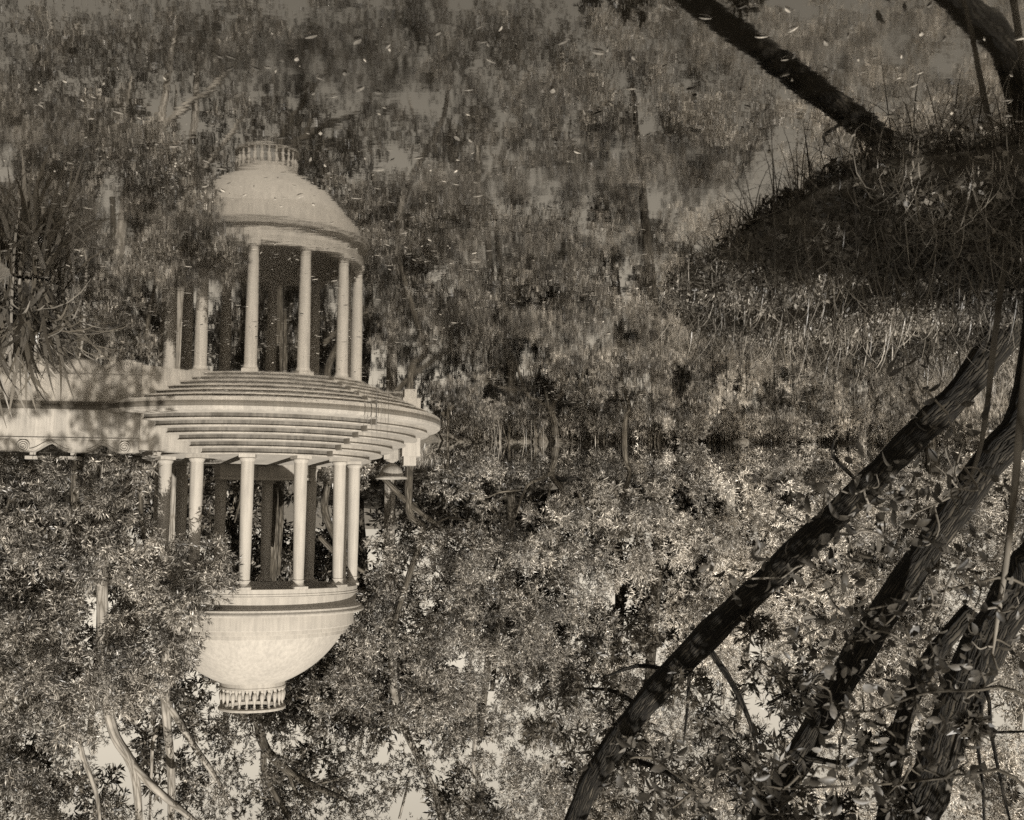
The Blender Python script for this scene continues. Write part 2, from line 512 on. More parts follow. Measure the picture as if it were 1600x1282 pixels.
# ------------------------------------------------------------------ the round temple
TROT = -math.atan2(TX, TY)
temple = thing('garden_temple', 'round white domed stone temple with twelve columns standing in the pond', 'temple', (TX, TY, 0), TROT)
A0, A1 = math.radians(-62), math.radians(38)
MB().lathe([(4.6, -0.5), (5.62, -0.5), (5.62, 0.02), (5.66, 0.06), (5.66, 0.14), (5.60, 0.19), (4.6, 0.19)], 96, closed=True).build('base_disc', M_STEP, temple)
MB().lathe([(5.60, -0.3), (5.668, -0.3), (5.668, 0.075), (5.60, 0.075)], 96, closed=True).build('wet_band', M_DARKSTONE, temple)
NST, RISE = 6, 1.0 / 6
for k in range(NST):
    z0, z1 = 0.19 + k * RISE, 0.19 + (k + 1) * RISE
    rf = 5.02 - 0.362 * k
    rr = rf + 0.27
    ri = rf - 0.60 if k < NST - 1 else 0.02
    zb = z0 - 0.012 if k else 0.19
    for (a, b, r, seg) in ((A0, A1, rf, 40), (A1, A0 + 2 * math.pi, rr, 88)):
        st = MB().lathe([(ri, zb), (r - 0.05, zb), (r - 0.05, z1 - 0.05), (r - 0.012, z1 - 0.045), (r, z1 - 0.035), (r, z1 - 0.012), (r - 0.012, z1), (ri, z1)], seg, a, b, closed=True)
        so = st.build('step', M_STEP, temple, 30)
        if b == A1:                              # the front flight: plain treads, risers with tree shade painted into their colour
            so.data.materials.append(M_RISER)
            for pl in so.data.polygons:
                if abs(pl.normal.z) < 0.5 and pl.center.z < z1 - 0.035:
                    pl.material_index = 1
    # dark square plate on the exposed end of each outer step
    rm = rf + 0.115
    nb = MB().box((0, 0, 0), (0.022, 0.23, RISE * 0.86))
    o = nb.build('end_plate', M_DARKSTONE, temple)
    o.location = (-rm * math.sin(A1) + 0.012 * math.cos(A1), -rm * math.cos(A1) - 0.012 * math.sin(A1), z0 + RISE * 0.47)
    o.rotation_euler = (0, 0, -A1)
ZF = 0.19 + NST * RISE
ZC = 5.03                                        # underside of the architrave
RC = 2.96
# column meshes shared by all twelve
shaft_prof = [(0.188, 0.20)]
for i in range(1, 13):
    t = i / 12
    shaft_prof.append((0.188 - 0.034 * t ** 1.7, 0.20 + t * (ZC - ZF - 0.20 - 0.26)))
shaft_me = MB().lathe(shaft_prof, 28).mesh('column', M_STONE, 50)
base_b = MB().box((0, 0, 0.045), (0.46, 0.46, 0.09))
base_b.lathe([(0.0, 0.09), (0.205, 0.09), (0.226, 0.105), (0.23, 0.13), (0.222, 0.155), (0.205, 0.165), (0.203, 0.185), (0.19, 0.205), (0.0, 0.206)], 28)
base_me = base_b.mesh('base', M_STONE, 40)
hc = ZC - ZF
cap_b = MB().lathe([(0.0, hc - 0.27), (0.155, hc - 0.265), (0.172, hc - 0.255), (0.172, hc - 0.235), (0.157, hc - 0.225), (0.157, hc - 0.15), (0.168, hc - 0.145), (0.168, hc - 0.13), (0.19, hc - 0.105), (0.205, hc - 0.075), (0.0, hc - 0.07)], 28)
cap_b.box((0, 0, hc - 0.037), (0.43, 0.43, 0.068))
cap_me = cap_b.mesh('capital', M_STONE, 40)
for i in range(12):
    a = math.radians(-6 + 30 * i)
    col = link('column', shaft_me, temple, (-RC * math.sin(a), -RC * math.cos(a), ZF), (0, 0, -a))
    link('base', base_me, col)
    link('capital', cap_me, col)
# ring beam, cornice, attic, dome
R = lambda name, prof, mat=M_STONE, n=128: MB().lathe(prof, n, closed=True).build(name, mat, temple, 28)
R('architrave', [(2.78, ZC), (3.12, ZC), (3.12, ZC + 0.13), (3.135, ZC + 0.135), (3.135, ZC + 0.19), (3.15, ZC + 0.20), (3.15, ZC + 0.225), (2.78, ZC + 0.225)])
R('frieze', [(2.74, ZC + 0.222), (3.09, ZC + 0.222), (3.09, ZC + 0.53), (2.74, ZC + 0.53)])
R('cornice', [(2.72, ZC + 0.527), (3.11, ZC + 0.527), (3.13, ZC + 0.56), (3.15, ZC + 0.575), (3.28, ZC + 0.585), (3.285, ZC + 0.65), (3.30, ZC + 0.655), (3.335, ZC + 0.70), (3.34, ZC + 0.74), (3.30, ZC + 0.765), (2.72, ZC + 0.775)])
R('attic', [(2.70, ZC + 0.77), (3.03, ZC + 0.77), (3.03, 6.19), (3.00, 6.215), (2.89, 6.22), (2.89, 6.33), (2.87, 6.345), (2.80, 6.35), (2.80, 6.46), (2.78, 6.48), (2.62, 6.485)])
dome = [(2.695, 6.478), (2.58, 6.68), (2.46, 6.84), (2.32, 7.01), (2.15, 7.19), (1.97, 7.35), (1.78, 7.50), (1.59, 7.63), (1.40, 7.74), (1.21, 7.84), (1.03, 7.92), (0.97, 7.945), (0.02, 8.0)]
inner = [(0.02, 7.72), (0.95, 7.62), (1.6, 7.28), (2.15, 6.85), (2.5, 6.40), (2.66, 6.0), (2.69, 5.7)]
MB().lathe(dome, 128).build('dome', M_STONE, temple, 60)
MB().lathe(inner, 96).build('ceiling', M_STONE, temple, 60)
R('curb', [(0.80, 7.90), (0.985, 7.90), (0.985, 8.05), (1.0, 8.06), (1.0, 8.11), (0.80, 8.115)], n=72)
rail = R('railing', [(0.84, 8.665), (0.99, 8.665), (1.015, 8.685), (1.015, 8.735), (1.0, 8.755), (0.83, 8.757)], n=72)
bal_me = MB().lathe([(0.0, 0), (0.058, 0), (0.058, 0.04), (0.036, 0.06), (0.03, 0.08), (0.058, 0.11), (0.076, 0.18), (0.066, 0.26), (0.042, 0.36), (0.028, 0.43), (0.04, 0.46), (0.04, 0.475), (0.028, 0.49), (0.055, 0.52), (0.055, 0.556), (0.0, 0.556)], 12).mesh('baluster', M_STONE, 45)
for i in range(26):
    a = 2 * math.pi * (i + 0.3) / 26
    link('baluster', bal_me, rail, (-0.925 * math.sin(a), -0.925 * math.cos(a), 8.112))
# low curved bench wall between the rear columns
bw = MB().lathe([(2.30, ZF - 0.01), (2.70, ZF - 0.01), (2.70, ZF + 0.42), (2.30, ZF + 0.42)], 30, math.radians(142), math.radians(212), closed=True)
bench = bw.build('bench', M_STONE, temple)
MB().lathe([(2.22, ZF + 0.418), (2.76, ZF + 0.418), (2.78, ZF + 0.45), (2.76, ZF + 0.50), (2.22, ZF + 0.50)], 30, math.radians(140), math.radians(214), closed=True).build('bench_seat', M_STONE, bench)
bp_ = MB().box((0, 0, 0.22), (0.34, 0.10, 0.38))
o = bp_.build('panel', M_STEP, bench)
a = math.radians(176)
o.location = (-2.27 * math.sin(a), -2.27 * math.cos(a), ZF + 0.01)
o.rotation_euler = (0, 0, -a)
# pier where the rear wing wall ends
pq = P(641, 700, 37.0)
pier = thing('stone_pier', 'white stepped stone pier at the end of the temple steps', 'pier', (pq.x, pq.y, 0.0), TROT)
MB().box((0, 0, 0.30), (0.58, 0.58, 1.3)).build('shaft', M_STONE, pier)
MB().box((0.03, 0, 1.09), (0.40, 0.42, 0.30)).build('cap', M_STONE, pier)

# ------------------------------------------------------------------ the garden wall with scrolled coping
W0 = Vector((TX + 2.28, TY - 4.55, 0))
W1 = Vector((P(-10, 640, 30.4).x, 30.4, 0))
wd = (W1 - W0).normalized()
wang = math.atan2(wd.y, wd.x)
gw = thing('garden_wall', 'long stained garden wall with scrolled coping rising from the water', 'wall', W0, wang)
WL = 12.0
def wall_u(px):
    "distance along the wall of photograph column px"
    d = ray(px, 690)
    # intersect with the wall line in plan
    t = (W0.x * wd.y - W0.y * wd.x) / (d.x * wd.y - d.y * wd.x)
    q = Vector((d.x * t, d.y * t, 0)) - W0
    return q.dot(wd)
MB().box((WL / 2, 0.22, 0.20), (WL, 0.44, 1.40)).build('wall_face', M_WALL, gw)
MB().box((WL / 2 - 0.01, 0.2, -0.1), (WL + 0.02, 0.44, 0.42)).build('wet_plinth', M_DARKSTONE, gw)
MB().box((WL / 2, 0.21, 0.915), (WL + 0.04, 0.50, 0.045)).build('string_course', M_WALL, gw)
def prism_xz(poly, y0, y1):
    m = MB()
    n = len(poly)
    vs = [(x, y0, z) for x, z in poly] + [(x, y1, z) for x, z in poly]
    m.add(vs, [tuple(range(n)), tuple(reversed(range(n, 2 * n)))] + [(i + n, (i + 1) % n + n, (i + 1) % n, i) for i in range(n)])
    return m
def swag(u0, u1, zend, zlow, n=14):
    return [(u0 + (u1 - u0) * i / n, zlow + (zend - zlow) * (0.5 + 0.5 * math.cos(2 * math.pi * i / n)) ** 0.8) for i in range(n + 1)]
ua, ub, uc, ud, ue, uf = [wall_u(q) for q in (206, 184, 136, 108, 46, 24)]
top = [(0.0, 0.937), (WL, 0.937), (WL, 1.25), (uf, 1.25)] + list(reversed(swag(ud, ue, 1.27, 1.03))) + [((ud + uc) / 2, 1.27)] + list(reversed(swag(ub, uc, 1.27, 1.06))) + [(ua, 1.26), (0.0, 1.24)]
prism_xz(top, 0.04, 0.40).build('coping', M_WALL, gw)
def scroll(u, z, r, name='scroll'):
    pts = []
    for i in range(46):
        t = i / 45 * 2.6 * 2 * math.pi
        rr = r * (1 - i / 45 * 0.82)
        pts.append((u + rr * math.cos(t + 2.2), 0.0, z + rr * math.sin(t + 2.2)))
    m = MB().tube(pts, [0.022] * len(pts), 6)
    return m.build(name, M_WALL, gw, 60)
for (q, r) in ((195, 0.17), (36, 0.17)):
    sc_ = scroll(wall_u(q), 1.12, r)
    MB().lathe([(0.0, -0.03), (r * 0.95, -0.03), (r * 0.98, 0.03), (0.0, 0.03)], 24).build('disc', M_WALL, sc_).location = (wall_u(q), 0.045, 1.12)
    sc_.children[0].rotation_euler = (math.pi / 2, 0, 0)
for (a, b, zl) in ((ub, uc, 1.06), (ud, ue, 1.03)):
    pts = [(u, 0.022, z - 0.045) for u, z in swag(a, b, 1.25, zl, 20)]
    MB().tube(pts, [0.02] * len(pts), 6).build('moulding', M_WALL, gw, 60)
# cheek wall returning to the temple
c1 = Vector((TX + 0.72, TY - 2.72, 0))
cd = c1 - W0
ck = MB()
nv = Vector((-cd.y, cd.x, 0)).normalized() * -1
if nv.x < 0:
    nv = -nv
q = [W0 + wd * 0.002 + Vector((0, 0.003, 0)), c1, c1 + nv * 0.5, W0 + nv * 0.5]
q = [W0 + cd * 0.002 + Vector((-0.004, 0.0, 0)), c1, c1 + nv * 0.4, W0 + cd * 0.12 + nv * 0.42]
ck.add([(p.x, p.y, z) for z in (-0.5, 1.175) for p in q], [(3, 2, 1, 0), (4, 5, 6, 7), (0, 1, 5, 4), (1, 2, 6, 5), (2, 3, 7, 6), (3, 0, 4, 7)])
tag(ck.build('stair_cheek', M_STEP), 'pale stone cheek wall closing the temple steps beside the garden wall', 'wall')
# stone bench on the terrace behind the wall
bq = P(85, 722, 32.6)
sb = thing('stone_bench', 'pale stone slab bench behind the scrolled garden wall', 'bench', (bq.x, bq.y, 0.88), wang)
MB().box((0, 0, 0.44), (1.5, 0.45, 0.09)).build('seat', M_STONE, sb)
for s_ in (-0.55, 0.55):
    MB().box((s_, 0, 0.19), (0.16, 0.36, 0.40)).build('leg', M_STONE, sb)
# urn behind the pier
uq = P(612, 745, 40.2)
uz = float(ground_h(np.array([uq.x]), np.array([uq.y]))[0])
urn = thing('garden_urn', 'wide stone urn on a pedestal under the trees behind the pier', 'urn', (uq.x, uq.y, uz - 0.04))
MB().box((0, 0, 0.16), (0.5, 0.5, 0.40)).build('pedestal', M_WALL, urn)
MB().lathe([(0.0, 0.36), (0.22, 0.36), (0.22, 0.40), (0.12, 0.44), (0.09, 0.50), (0.20, 0.55), (0.34, 0.66), (0.40, 0.80), (0.42, 0.92), (0.54, 0.97), (0.56, 1.0), (0.56, 1.04), (0.44, 1.04), (0.36, 0.92), (0.0, 0.88)], 36).build('bowl', M_WALL, urn, 40)

# ------------------------------------------------------------------ background trees and shrubs
def gz(x, y):
    return float(ground_h(np.array([x]), np.array([y]))[0])
def B(lst, Y, jit=1.2, fl=1.0):
    "crown blobs given as photograph x, y, radius; each one at its own depth round Y"
    out = []
    for q in lst:
        x, y, r = q[:3]
        yy = (q[3] if len(q) > 3 else Y) + random.uniform(-jit, jit)
        out.append((P(x, y, yy), r * yy / FPX, fl))
    return out
def tree(name, label, cat, base, Y, trunk, blobs, mat, bark, limbs=(), group=None, **kw):
    "base: photograph column of the foot; trunk: (x, y, radius m) up the stem"
    q = P(base, 740, Y)
    t = thing(name, label, cat, (q.x, q.y, gz(q.x, q.y) - 0.05), 0, group)
    o = t.matrix_basis.translation
    pts = [o + Vector((0, 0, -0.1))] + [P(a[0], a[1], a[3] if len(a) > 3 else Y) for a in trunk]
    rd = [trunk[0][2] * 1.25] + [a[2] for a in trunk]
    pts2 = smooth(pts, 5)
    MB().tube([p - o for p in pts2], lerp_rad(rd, len(pts2)), 10, 0.06).build('trunk', bark, t, 80)
    for lb in limbs:
        limb(t, [(a[0], a[1], a[3] if len(a) > 3 else Y) for a in lb], [a[2] for a in lb], bark)
    if blobs:
        crown(t, blobs, mat, **kw)
    return t

DN = 1.25      # overall leaf density
# far backing trees: close the view behind everything below the canopy
far = [(-60, 52, 'dark backing tree filling the left edge behind the garden wall'), (150, 53, 'dark backing tree behind the pale forked limbs left of the temple'),
       (360, 54, 'dark backing tree straight behind the temple columns'), (560, 52, 'dark backing tree behind the right edge of the temple dome'),
       (760, 54, 'dark backing tree behind the fallen logs right of the temple'), (960, 52, 'dark backing tree behind the bright shore shrubs in mid picture'),
       (1160, 54, 'dark backing tree behind the brightest willow mass'), (1370, 52, 'dark backing tree behind the leaning oak trunk'),
       (1600, 53, 'dark backing tree filling the right edge behind the oaks')]
for i, (x, Y, lab) in enumerate(far):
    bl = []
    for k in range(10):
        bl.append((x + random.uniform(-130, 130), random.uniform(735, 1090), random.uniform(60, 95)))
    for k in range(3):
        bl.append((x + random.uniform(-120, 120), random.uniform(1090, 1320), random.uniform(45, 75)))
    tree('backing_tree', lab, 'tree', x, Y, [(x, 800, 0.28), (x + 10, 950, 0.22), (x - 8, 1150, 0.13)], B(bl, Y, 1.5), M_LEAF_DARK, M_BARK_MID,
         group='trees closing the view behind the pond', dens=2.3 * DN, k=8, L=0.36, W=0.11)

# tall pale limbed tree behind the big bush on the photograph's left
tree('tall_tree', 'tall tree with pale forked limbs rising above the left bush', 'tree', 170, 42.0,
     [(160, 850, .22), (165, 1050, .20), (178, 1142, .19), (206, 1192, .17), (216, 1235, .15), (222, 1320, .12), (230, 1400, .07)],
     B([(80, 1230, 60), (30, 1290, 70), (150, 1310, 55), (330, 1290, 55), (250, 1350, 70), (120, 1400, 80), (360, 1390, 70), (20, 1390, 60), (110, 1180, 45), (330, 1230, 40)], 42, 1.5),
     M_LEAF_OLE, M_BARK_PALE, limbs=[[(208, 1195, .15), (232, 1222, .14), (265, 1252, .13), (305, 1285, .11), (350, 1340, .06)],
                                     [(120, 1120, .11), (130, 1180, .10), (152, 1240, .08), (160, 1300, .05)]], dens=6 * DN, k=9, L=0.18, W=0.045)
tree('tall_tree', 'tall tree with an upright stem and dark side limb left of the dome', 'tree', 275, 43.5,
     [(268, 900, .22), (262, 1040, .20), (260, 1100, .18), (266, 1165, .16), (270, 1230, .15), (268, 1330, .11), (262, 1420, .06)],
     B([(350, 1160, 55), (330, 1250, 50), (390, 1210, 50), (300, 1370, 60), (200, 1390, 50), (400, 1330, 70), (420, 1130, 45)], 43.5, 1.5),
     M_LEAF_DARK, M_BARK_PALE, limbs=[[(262, 1098, .14), (288, 1140, .14), (308, 1172, .12), (336, 1212, .10), (362, 1262, .07)],
                                      [(246, 1150, .08), (240, 1170, .07), (236, 1290, .04)]], dens=6 * DN, k=9, L=0.18, W=0.05)
tree('tall_tree', 'tall tree with dark curving limbs right above the dome balustrade', 'tree', 430, 44.5,
     [(425, 900, .24), (405, 1090, .20), (412, 1160, .18), (436, 1192, .17), (470, 1218, .15), (512, 1238, .11), (560, 1256, .05)],
     B([(470, 1150, 55), (540, 1130, 60), (600, 1150, 60), (560, 1200, 60), (500, 1275, 45), (590, 1290, 55), (640, 1210, 55), (480, 1350, 80), (600, 1390, 80), (440, 1270, 40)], 44.5, 1.5),
     M_LEAF_DARK, M_BARK_MID, limbs=[[(414, 1170, .12), (416, 1210, .12), (436, 1250, .11), (462, 1290, .09), (500, 1350, .05)],
                                     [(452, 1205, .08), (465, 1240, .07), (490, 1262, .04)], [(490, 1228, .05), (530, 1218, .04), (555, 1205, .02)]],
     dens=6.5 * DN, k=9, L=0.18, W=0.05)
tree('tall_tree', 'tall slim tree with a pale slanting stem in the upper middle', 'tree', 610, 45.0,
     [(610, 900, .20), (618, 1090, .16), (630, 1130, .15), (648, 1170, .13), (668, 1208, .12), (684, 1250, .10), (700, 1340, .06)],
     B([(690, 1140, 50), (720, 1210, 55), (780, 1250, 60), (700, 1300, 60), (760, 1370, 80), (650, 1420, 70), (580, 1110, 50), (830, 1330, 70)], 45, 1.5),
     M_LEAF_OLE, M_BARK_PALE, limbs=[[(742, 1100, .10), (744, 1150, .09), (742, 1200, .07), (752, 1230, .04)], [(626, 1280, .05), (636, 1240, .05), (640, 1215, .04)],
                                     [(585, 1100, .07), (575, 1130, .06), (560, 1150, .03)]], dens=6.5 * DN, k=9, L=0.18, W=0.045)

gap_bl = [(95, 1165, 30), (130, 1205, 26), (70, 1240, 30), (175, 1255, 24), (245, 1180, 24), (300, 1205, 28), (320, 1120, 26), (345, 1165, 26), (285, 1262, 24), (385, 1245, 30), (425, 1215, 24), (455, 1265, 30), (395, 1290, 30), (700, 1165, 26), (725, 1265, 30), (740, 1130, 24), (240, 1285, 26), (130, 1290, 30), (345, 1085, 30), (370, 1118, 30), (335, 1140, 28), (398, 1150, 26), (310, 1095, 26), (290, 1150, 24), (205, 1130, 26), (150, 1150, 28)]
tall = [o for o in C.objects if o.get('category') == 'tree' and o.name.startswith('tall_tree')]
for i, t in enumerate(tall):
    bl = [(x + random.uniform(-20, 20), random.uniform(1310, 1440), random.uniform(42, 66)) for x in range(-40 + i * 62, 960, 250) for _ in range(3)]
    crown(t, B(bl + gap_bl[i::len(tall)], 44.0, 2.0), M_LEAF_DARK, dens=6.5, k=9, L=0.17, W=0.036, name='upper_crown')
# big narrow leaved bush in front of the temple's left side
tree('oleander_bush', 'huge narrow leaved bush overhanging the wall and hiding the temple dome edge', 'bush', 120, 32.8,
     [(118, 790, .16), (125, 860, .14), (110, 960, .12), (130, 1060, .08)],
     B([(30, 800, 75), (95, 775, 55), (160, 765, 48), (205, 770, 40), (60, 860, 95), (150, 850, 80), (215, 850, 55), (60, 960, 110), (160, 950, 100),
        (250, 905, 62), (300, 890, 50), (338, 870, 42, 31.6), (352, 905, 34, 31.4), (320, 935, 45, 31.4), (255, 980, 75), (300, 965, 45, 31.6), (60, 1060, 100), (160, 1050, 90), (240, 1055, 62), (272, 1040, 40),
        (50, 1150, 85), (120, 1120, 55), (20, 1240, 60), (-60, 900, 120), (-70, 1080, 120), (-60, 760, 80), (150, 738, 30), (195, 735, 28), (100, 748, 30), (55, 742, 28), (15, 735, 26), (228, 745, 24), (268, 850, 34)], 32.4, 0.7),
     M_LEAF_OLE, M_BARK_MID, limbs=[[(180, 790, .09), (215, 760, .08), (222, 815, .07), (230, 870, .05)], [(40, 760, .09), (30, 840, .09), (50, 930, .06)]],
     dens=14.5 * DN, k=10, L=0.21, W=0.037, up=0.5)

# trees and shrubs along the far shore
tree('shore_tree', 'dark tree behind the dome, its leaning trunks crossing under the canopy', 'tree', 640, 42.0,
     [(640, 800, .14), (662, 830, .13), (640, 900, .11), (610, 1000, .09)],
     B([(600, 870, 48), (650, 880, 55), (600, 940, 55), (570, 1000, 50), (640, 980, 70), (560, 1060, 60), (630, 1060, 65), (520, 1090, 45), (700, 1000, 60), (690, 1080, 65)], 42.5, 1.0),
     M_LEAF_OLE, M_BARK_MID, limbs=[[(560, 905, .13), (535, 860, .13), (508, 800, .14), (515, 740, .15)], [(500, 840, .10), (530, 870, .10), (570, 895, .08)],
                                    [(438, 730, .12, 43), (440, 800, .10, 43), (436, 900, .06, 43)],
                                    [(600, 748, .11), (640, 788, .11), (692, 827, .10), (760, 872, .06)], [(690, 728, .11), (722, 752, .10), (750, 778, .09), (800, 830, .05)], [(668, 830, .06), (700, 810, .05), (735, 815, .03)]], dens=10 * DN, k=10, L=0.20, W=0.034)
tree('shore_tree', 'broad narrow leaved tree in the middle of the far shore', 'tree', 790, 45.0,
     [(800, 790, .20), (790, 880, .17), (780, 980, .13), (770, 1080, .09)],
     B([(700, 880, 60), (760, 870, 60), (740, 940, 75), (820, 900, 70), (800, 980, 85), (720, 1020, 70), (860, 970, 75), (780, 1060, 75), (860, 1060, 80), (700, 1090, 60),
        (820, 1140, 80), (920, 900, 60), (900, 1130, 60), (830, 1230, 70), (780, 1170, 55)], 41.5, 1.0),
     M_LEAF_OLE, M_BARK_MID, limbs=[[(745, 1080, .09), (742, 1120, .08), (745, 1190, .06)]], dens=9.5 * DN, k=10, L=0.20, W=0.033)
tree('willow_shrub', 'sunlit spreading willow shrub on the far shore right of centre', 'shrub', 975, 41.6,
     [(977, 712, .10), (984, 740, .09), (972, 790, .08), (985, 840, .06)],
     B([(870, 830, 50), (930, 790, 48), (900, 850, 55), (970, 800, 50), (980, 860, 65), (1020, 790, 50), (930, 900, 50), (1040, 850, 60), (840, 870, 45), (870, 790, 40)], 41, 0.8),
     M_LEAF_PALE, M_BARK_MID, limbs=[[(905, 770, .06), (918, 805, .06), (940, 850, .04), (985, 862, .03)], [(925, 770, .05), (930, 810, .05), (942, 840, .03)], [(985, 790, .08), (1000, 830, .08), (1012, 870, .06), (1030, 900, .04)]],
     dens=11 * DN, k=10, L=0.20, W=0.032)
tree('willow_tree', 'brightest pale willow tree behind the long leaning oak trunk', 'tree', 1150, 45.0,
     [(1140, 780, .22), (1150, 870, .18), (1140, 980, .14), (1130, 1100, .08)],
     B([(1080, 790, 60), (1140, 770, 60), (1210, 780, 65), (1100, 860, 75), (1180, 850, 80), (1250, 830, 75), (1060, 930, 75), (1140, 930, 85), (1220, 920, 85), (1290, 880, 80), (1300, 800, 60),
        (1090, 1010, 80), (1180, 1010, 85), (1270, 990, 85), (1340, 950, 75)], 41.5, 1.0), M_LEAF_BRIGHT, M_BARK_PALE,
     limbs=[[(1010, 880, .05), (1060, 850, .04), (1110, 820, .03)], [(1060, 760, .04), (1085, 780, .04), (1100, 800, .02)]], dens=9.5 * DN, k=10, L=0.19, W=0.031)
tree('willow_tree', 'pale willow tree seen between the two near oak trunks', 'tree', 1430, 44.0,
     [(1430, 780, .2), (1440, 900, .17), (1420, 1040, .12)],
     B([(1350, 800, 65), (1420, 790, 65), (1500, 800, 70), (1380, 880, 75), (1460, 880, 80), (1540, 870, 80), (1400, 970, 85), (1490, 970, 90), (1580, 960, 85), (1360, 1050, 80), (1450, 1070, 90),
        (1550, 1060, 95), (1620, 860, 90), (1650, 1040, 90), (1590, 780, 60)], 41.2, 1.0), M_LEAF_PALE, M_BARK_MID, dens=9 * DN, k=10, L=0.19, W=0.031)
tree('crown_tree', 'pale crowned tree filling the upper right middle behind the oak crowns', 'tree', 1030, 43.5,
     [(1030, 850, .24), (1020, 1000, .2), (1010, 1150, .14), (1000, 1300, .08)],
     B([(960, 1000, 75), (940, 1070, 80), (1030, 1090, 85), (1110, 1110, 80), (980, 1150, 85), (1070, 1180, 90), (1160, 1190, 85), (900, 1220, 80), (1000, 1250, 90), (1100, 1280, 90), (880, 1320, 80),
        (980, 1370, 90), (1090, 1380, 90), (1190, 1290, 85), (1190, 1390, 90), (1120, 1450, 80), (1010, 1450, 80)], 43.5, 1.2), M_LEAF_PALE, M_BARK_MID, dens=8.5 * DN, k=10, L=0.20, W=0.033)
tree('crown_tree', 'pale crowned tree filling the upper right corner behind bare twigs', 'tree', 1460, 43.5,
     [(1460, 850, .24), (1450, 1000, .2), (1440, 1200, .14)],
     B([(1270, 1110, 80), (1350, 1130, 85), (1440, 1150, 90), (1530, 1150, 90), (1610, 1150, 90), (1290, 1220, 85), (1380, 1230, 90), (1480, 1250, 95), (1580, 1250, 95), (1330, 1330, 90), (1440, 1360, 95), (1560, 1370, 95), (1300, 1440, 80), (1400, 1455, 80), (1500, 1455, 80), (1600, 1440, 80)], 43.5, 1.2),
     M_LEAF_BRIGHT, M_BARK_MID, dens=8.5 * DN, k=10, L=0.20, W=0.033)
# low growth on the far bank
tree('low_shrub', 'low leafy shrub on the bank right behind the stone pier', 'shrub', 700, 41.6, [(700, 735, .05), (705, 755, .04)],
     B([(690, 745, 28), (720, 735, 26), (745, 750, 30), (690, 770, 24), (770, 735, 24), (715, 765, 20)], 41.0, 0.5), M_LEAF_OLE, M_BARK_MID, dens=14 * DN, k=10, L=0.15, W=0.035, up=0.6)
tree('low_shrub', 'low dark hedge shrub behind the urn and temple bench', 'shrub', 590, 41.0, [(590, 735, .05), (590, 752, .04)],
     B([(560, 745, 24), (590, 740, 24), (615, 730, 18), (500, 748, 26), (440, 750, 28), (380, 755, 28), (330, 755, 28)], 40.6, 0.4), M_LEAF_OLE, M_BARK_MID, dens=14 * DN, k=9, L=0.16, W=0.045, up=0.6)

hd = thing('hedge', 'dense dark hedge closing the ground behind the far shore trees', 'hedge', (P(800, 740, 49).x, 49.0, 1.4))
crown(hd, B([(x + random.uniform(-15, 15), random.uniform(722, 772), random.uniform(42, 60)) for x in range(-60, 1700, 48)] + [(x + random.uniform(-15, 15), random.uniform(800, 880), random.uniform(48, 62), 51.0) for x in range(-60, 1700, 52)] + [(x, random.uniform(910, 1010), 62, 51.0) for x in range(560, 1400, 70)], 49.0, 1.0), M_LEAF_DARK, dens=2.3, k=8, L=0.32, W=0.10, name='foliage')
for x in range(-40, 1700, 60):
    q = P(x, 735, 49.0)
    MB().tube([Vector((q.x, q.y, 1.2)) - Vector(hd.location), Vector((q.x + .1, q.y, 2.2)) - Vector(hd.location), Vector((q.x + .3, q.y, 3.0)) - Vector(hd.location)], [0.06, 0.05, 0.03], 6).build('stem', M_BARK_MID, hd)
ORD = ['first', 'second', 'third', 'fourth', 'fifth', 'sixth', 'seventh', 'eighth', 'ninth', 'tenth', 'eleventh', 'twelfth', 'thirteenth', 'fourteenth', 'fifteenth', 'sixteenth']
for i, x in enumerate([745, 795, 838, 893, 940, 1022, 1062, 1110, 1165, 1215, 1275, 1335, 1395, 1470, 1550]):
    Y = 42.6 + random.uniform(-0.4, 0.8)
    big = 1.0 + 0.5 * (x > 1000)
    bl = [(x + random.uniform(-26, 26), (710 if x > 1000 else 720) + random.uniform(-4, 34) * big, random.uniform(15, 25) * big) for k in range(6)]
    t = thing('bank_shrub', ORD[i] + ' low waterside shrub from the temple along the far shore', 'shrub', (P(x, 700, Y).x, Y, gz(P(x, 700, Y).x, Y)), 0, 'low shrubs along the far shore')
    crown(t, B(bl, Y, 0.5), M_LEAF_BRIGHT if x > 1000 else M_LEAF_PALE if x > 850 else M_LEAF_OLE, dens=15, k=9, L=0.17, W=0.032, up=0.7, name='foliage')
    o = t.matrix_basis.translation
    for k in range(4):
        q = P(x + random.uniform(-22, 22), 730, Y)
        MB().tube([Vector((0, 0, -0.1)), (q - o) * 0.5 + Vector((0, 0, 0.1)), q - o], [0.03, 0.025, 0.012], 6).build('stem', M_BARK_MID, t)
# gnarled dark tree in front of the shore, bare low limbs
gn = P(868, 712, 42.4)
gt = thing('gnarled_tree', 'gnarled dark forked tree with bare twisting limbs at the water edge', 'tree', (gn.x, gn.y, gz(gn.x, gn.y) - 0.1))
limb(gt, [(868, 700, 42.4), (866, 722, 42.4), (863, 742, 42.3), (880, 768, 42.2), (876, 795, 42.2), (868, 850, 42.2)], [.17, .13, .14, .11, .09, .05], M_BARK_MID, 'trunk')
limb(gt, [(864, 738, 42.3), (846, 748, 42.0), (826, 757, 41.8), (815, 780, 41.7), (806, 808, 41.6), (792, 835, 41.5)], [.09, .07, .06, .05, .04, .02], M_BARK_MID)
limb(gt, [(866, 745, 42.3), (880, 750, 42.1), (900, 748, 42.0), (930, 760, 41.9)], [.10, .09, .06, .03], M_BARK)
limb(gt, [(815, 766, 41.8), (780, 770, 41.6), (760, 778, 41.5), (735, 770, 41.4)], [.035, .03, .025, .012], M_BARK_MID)
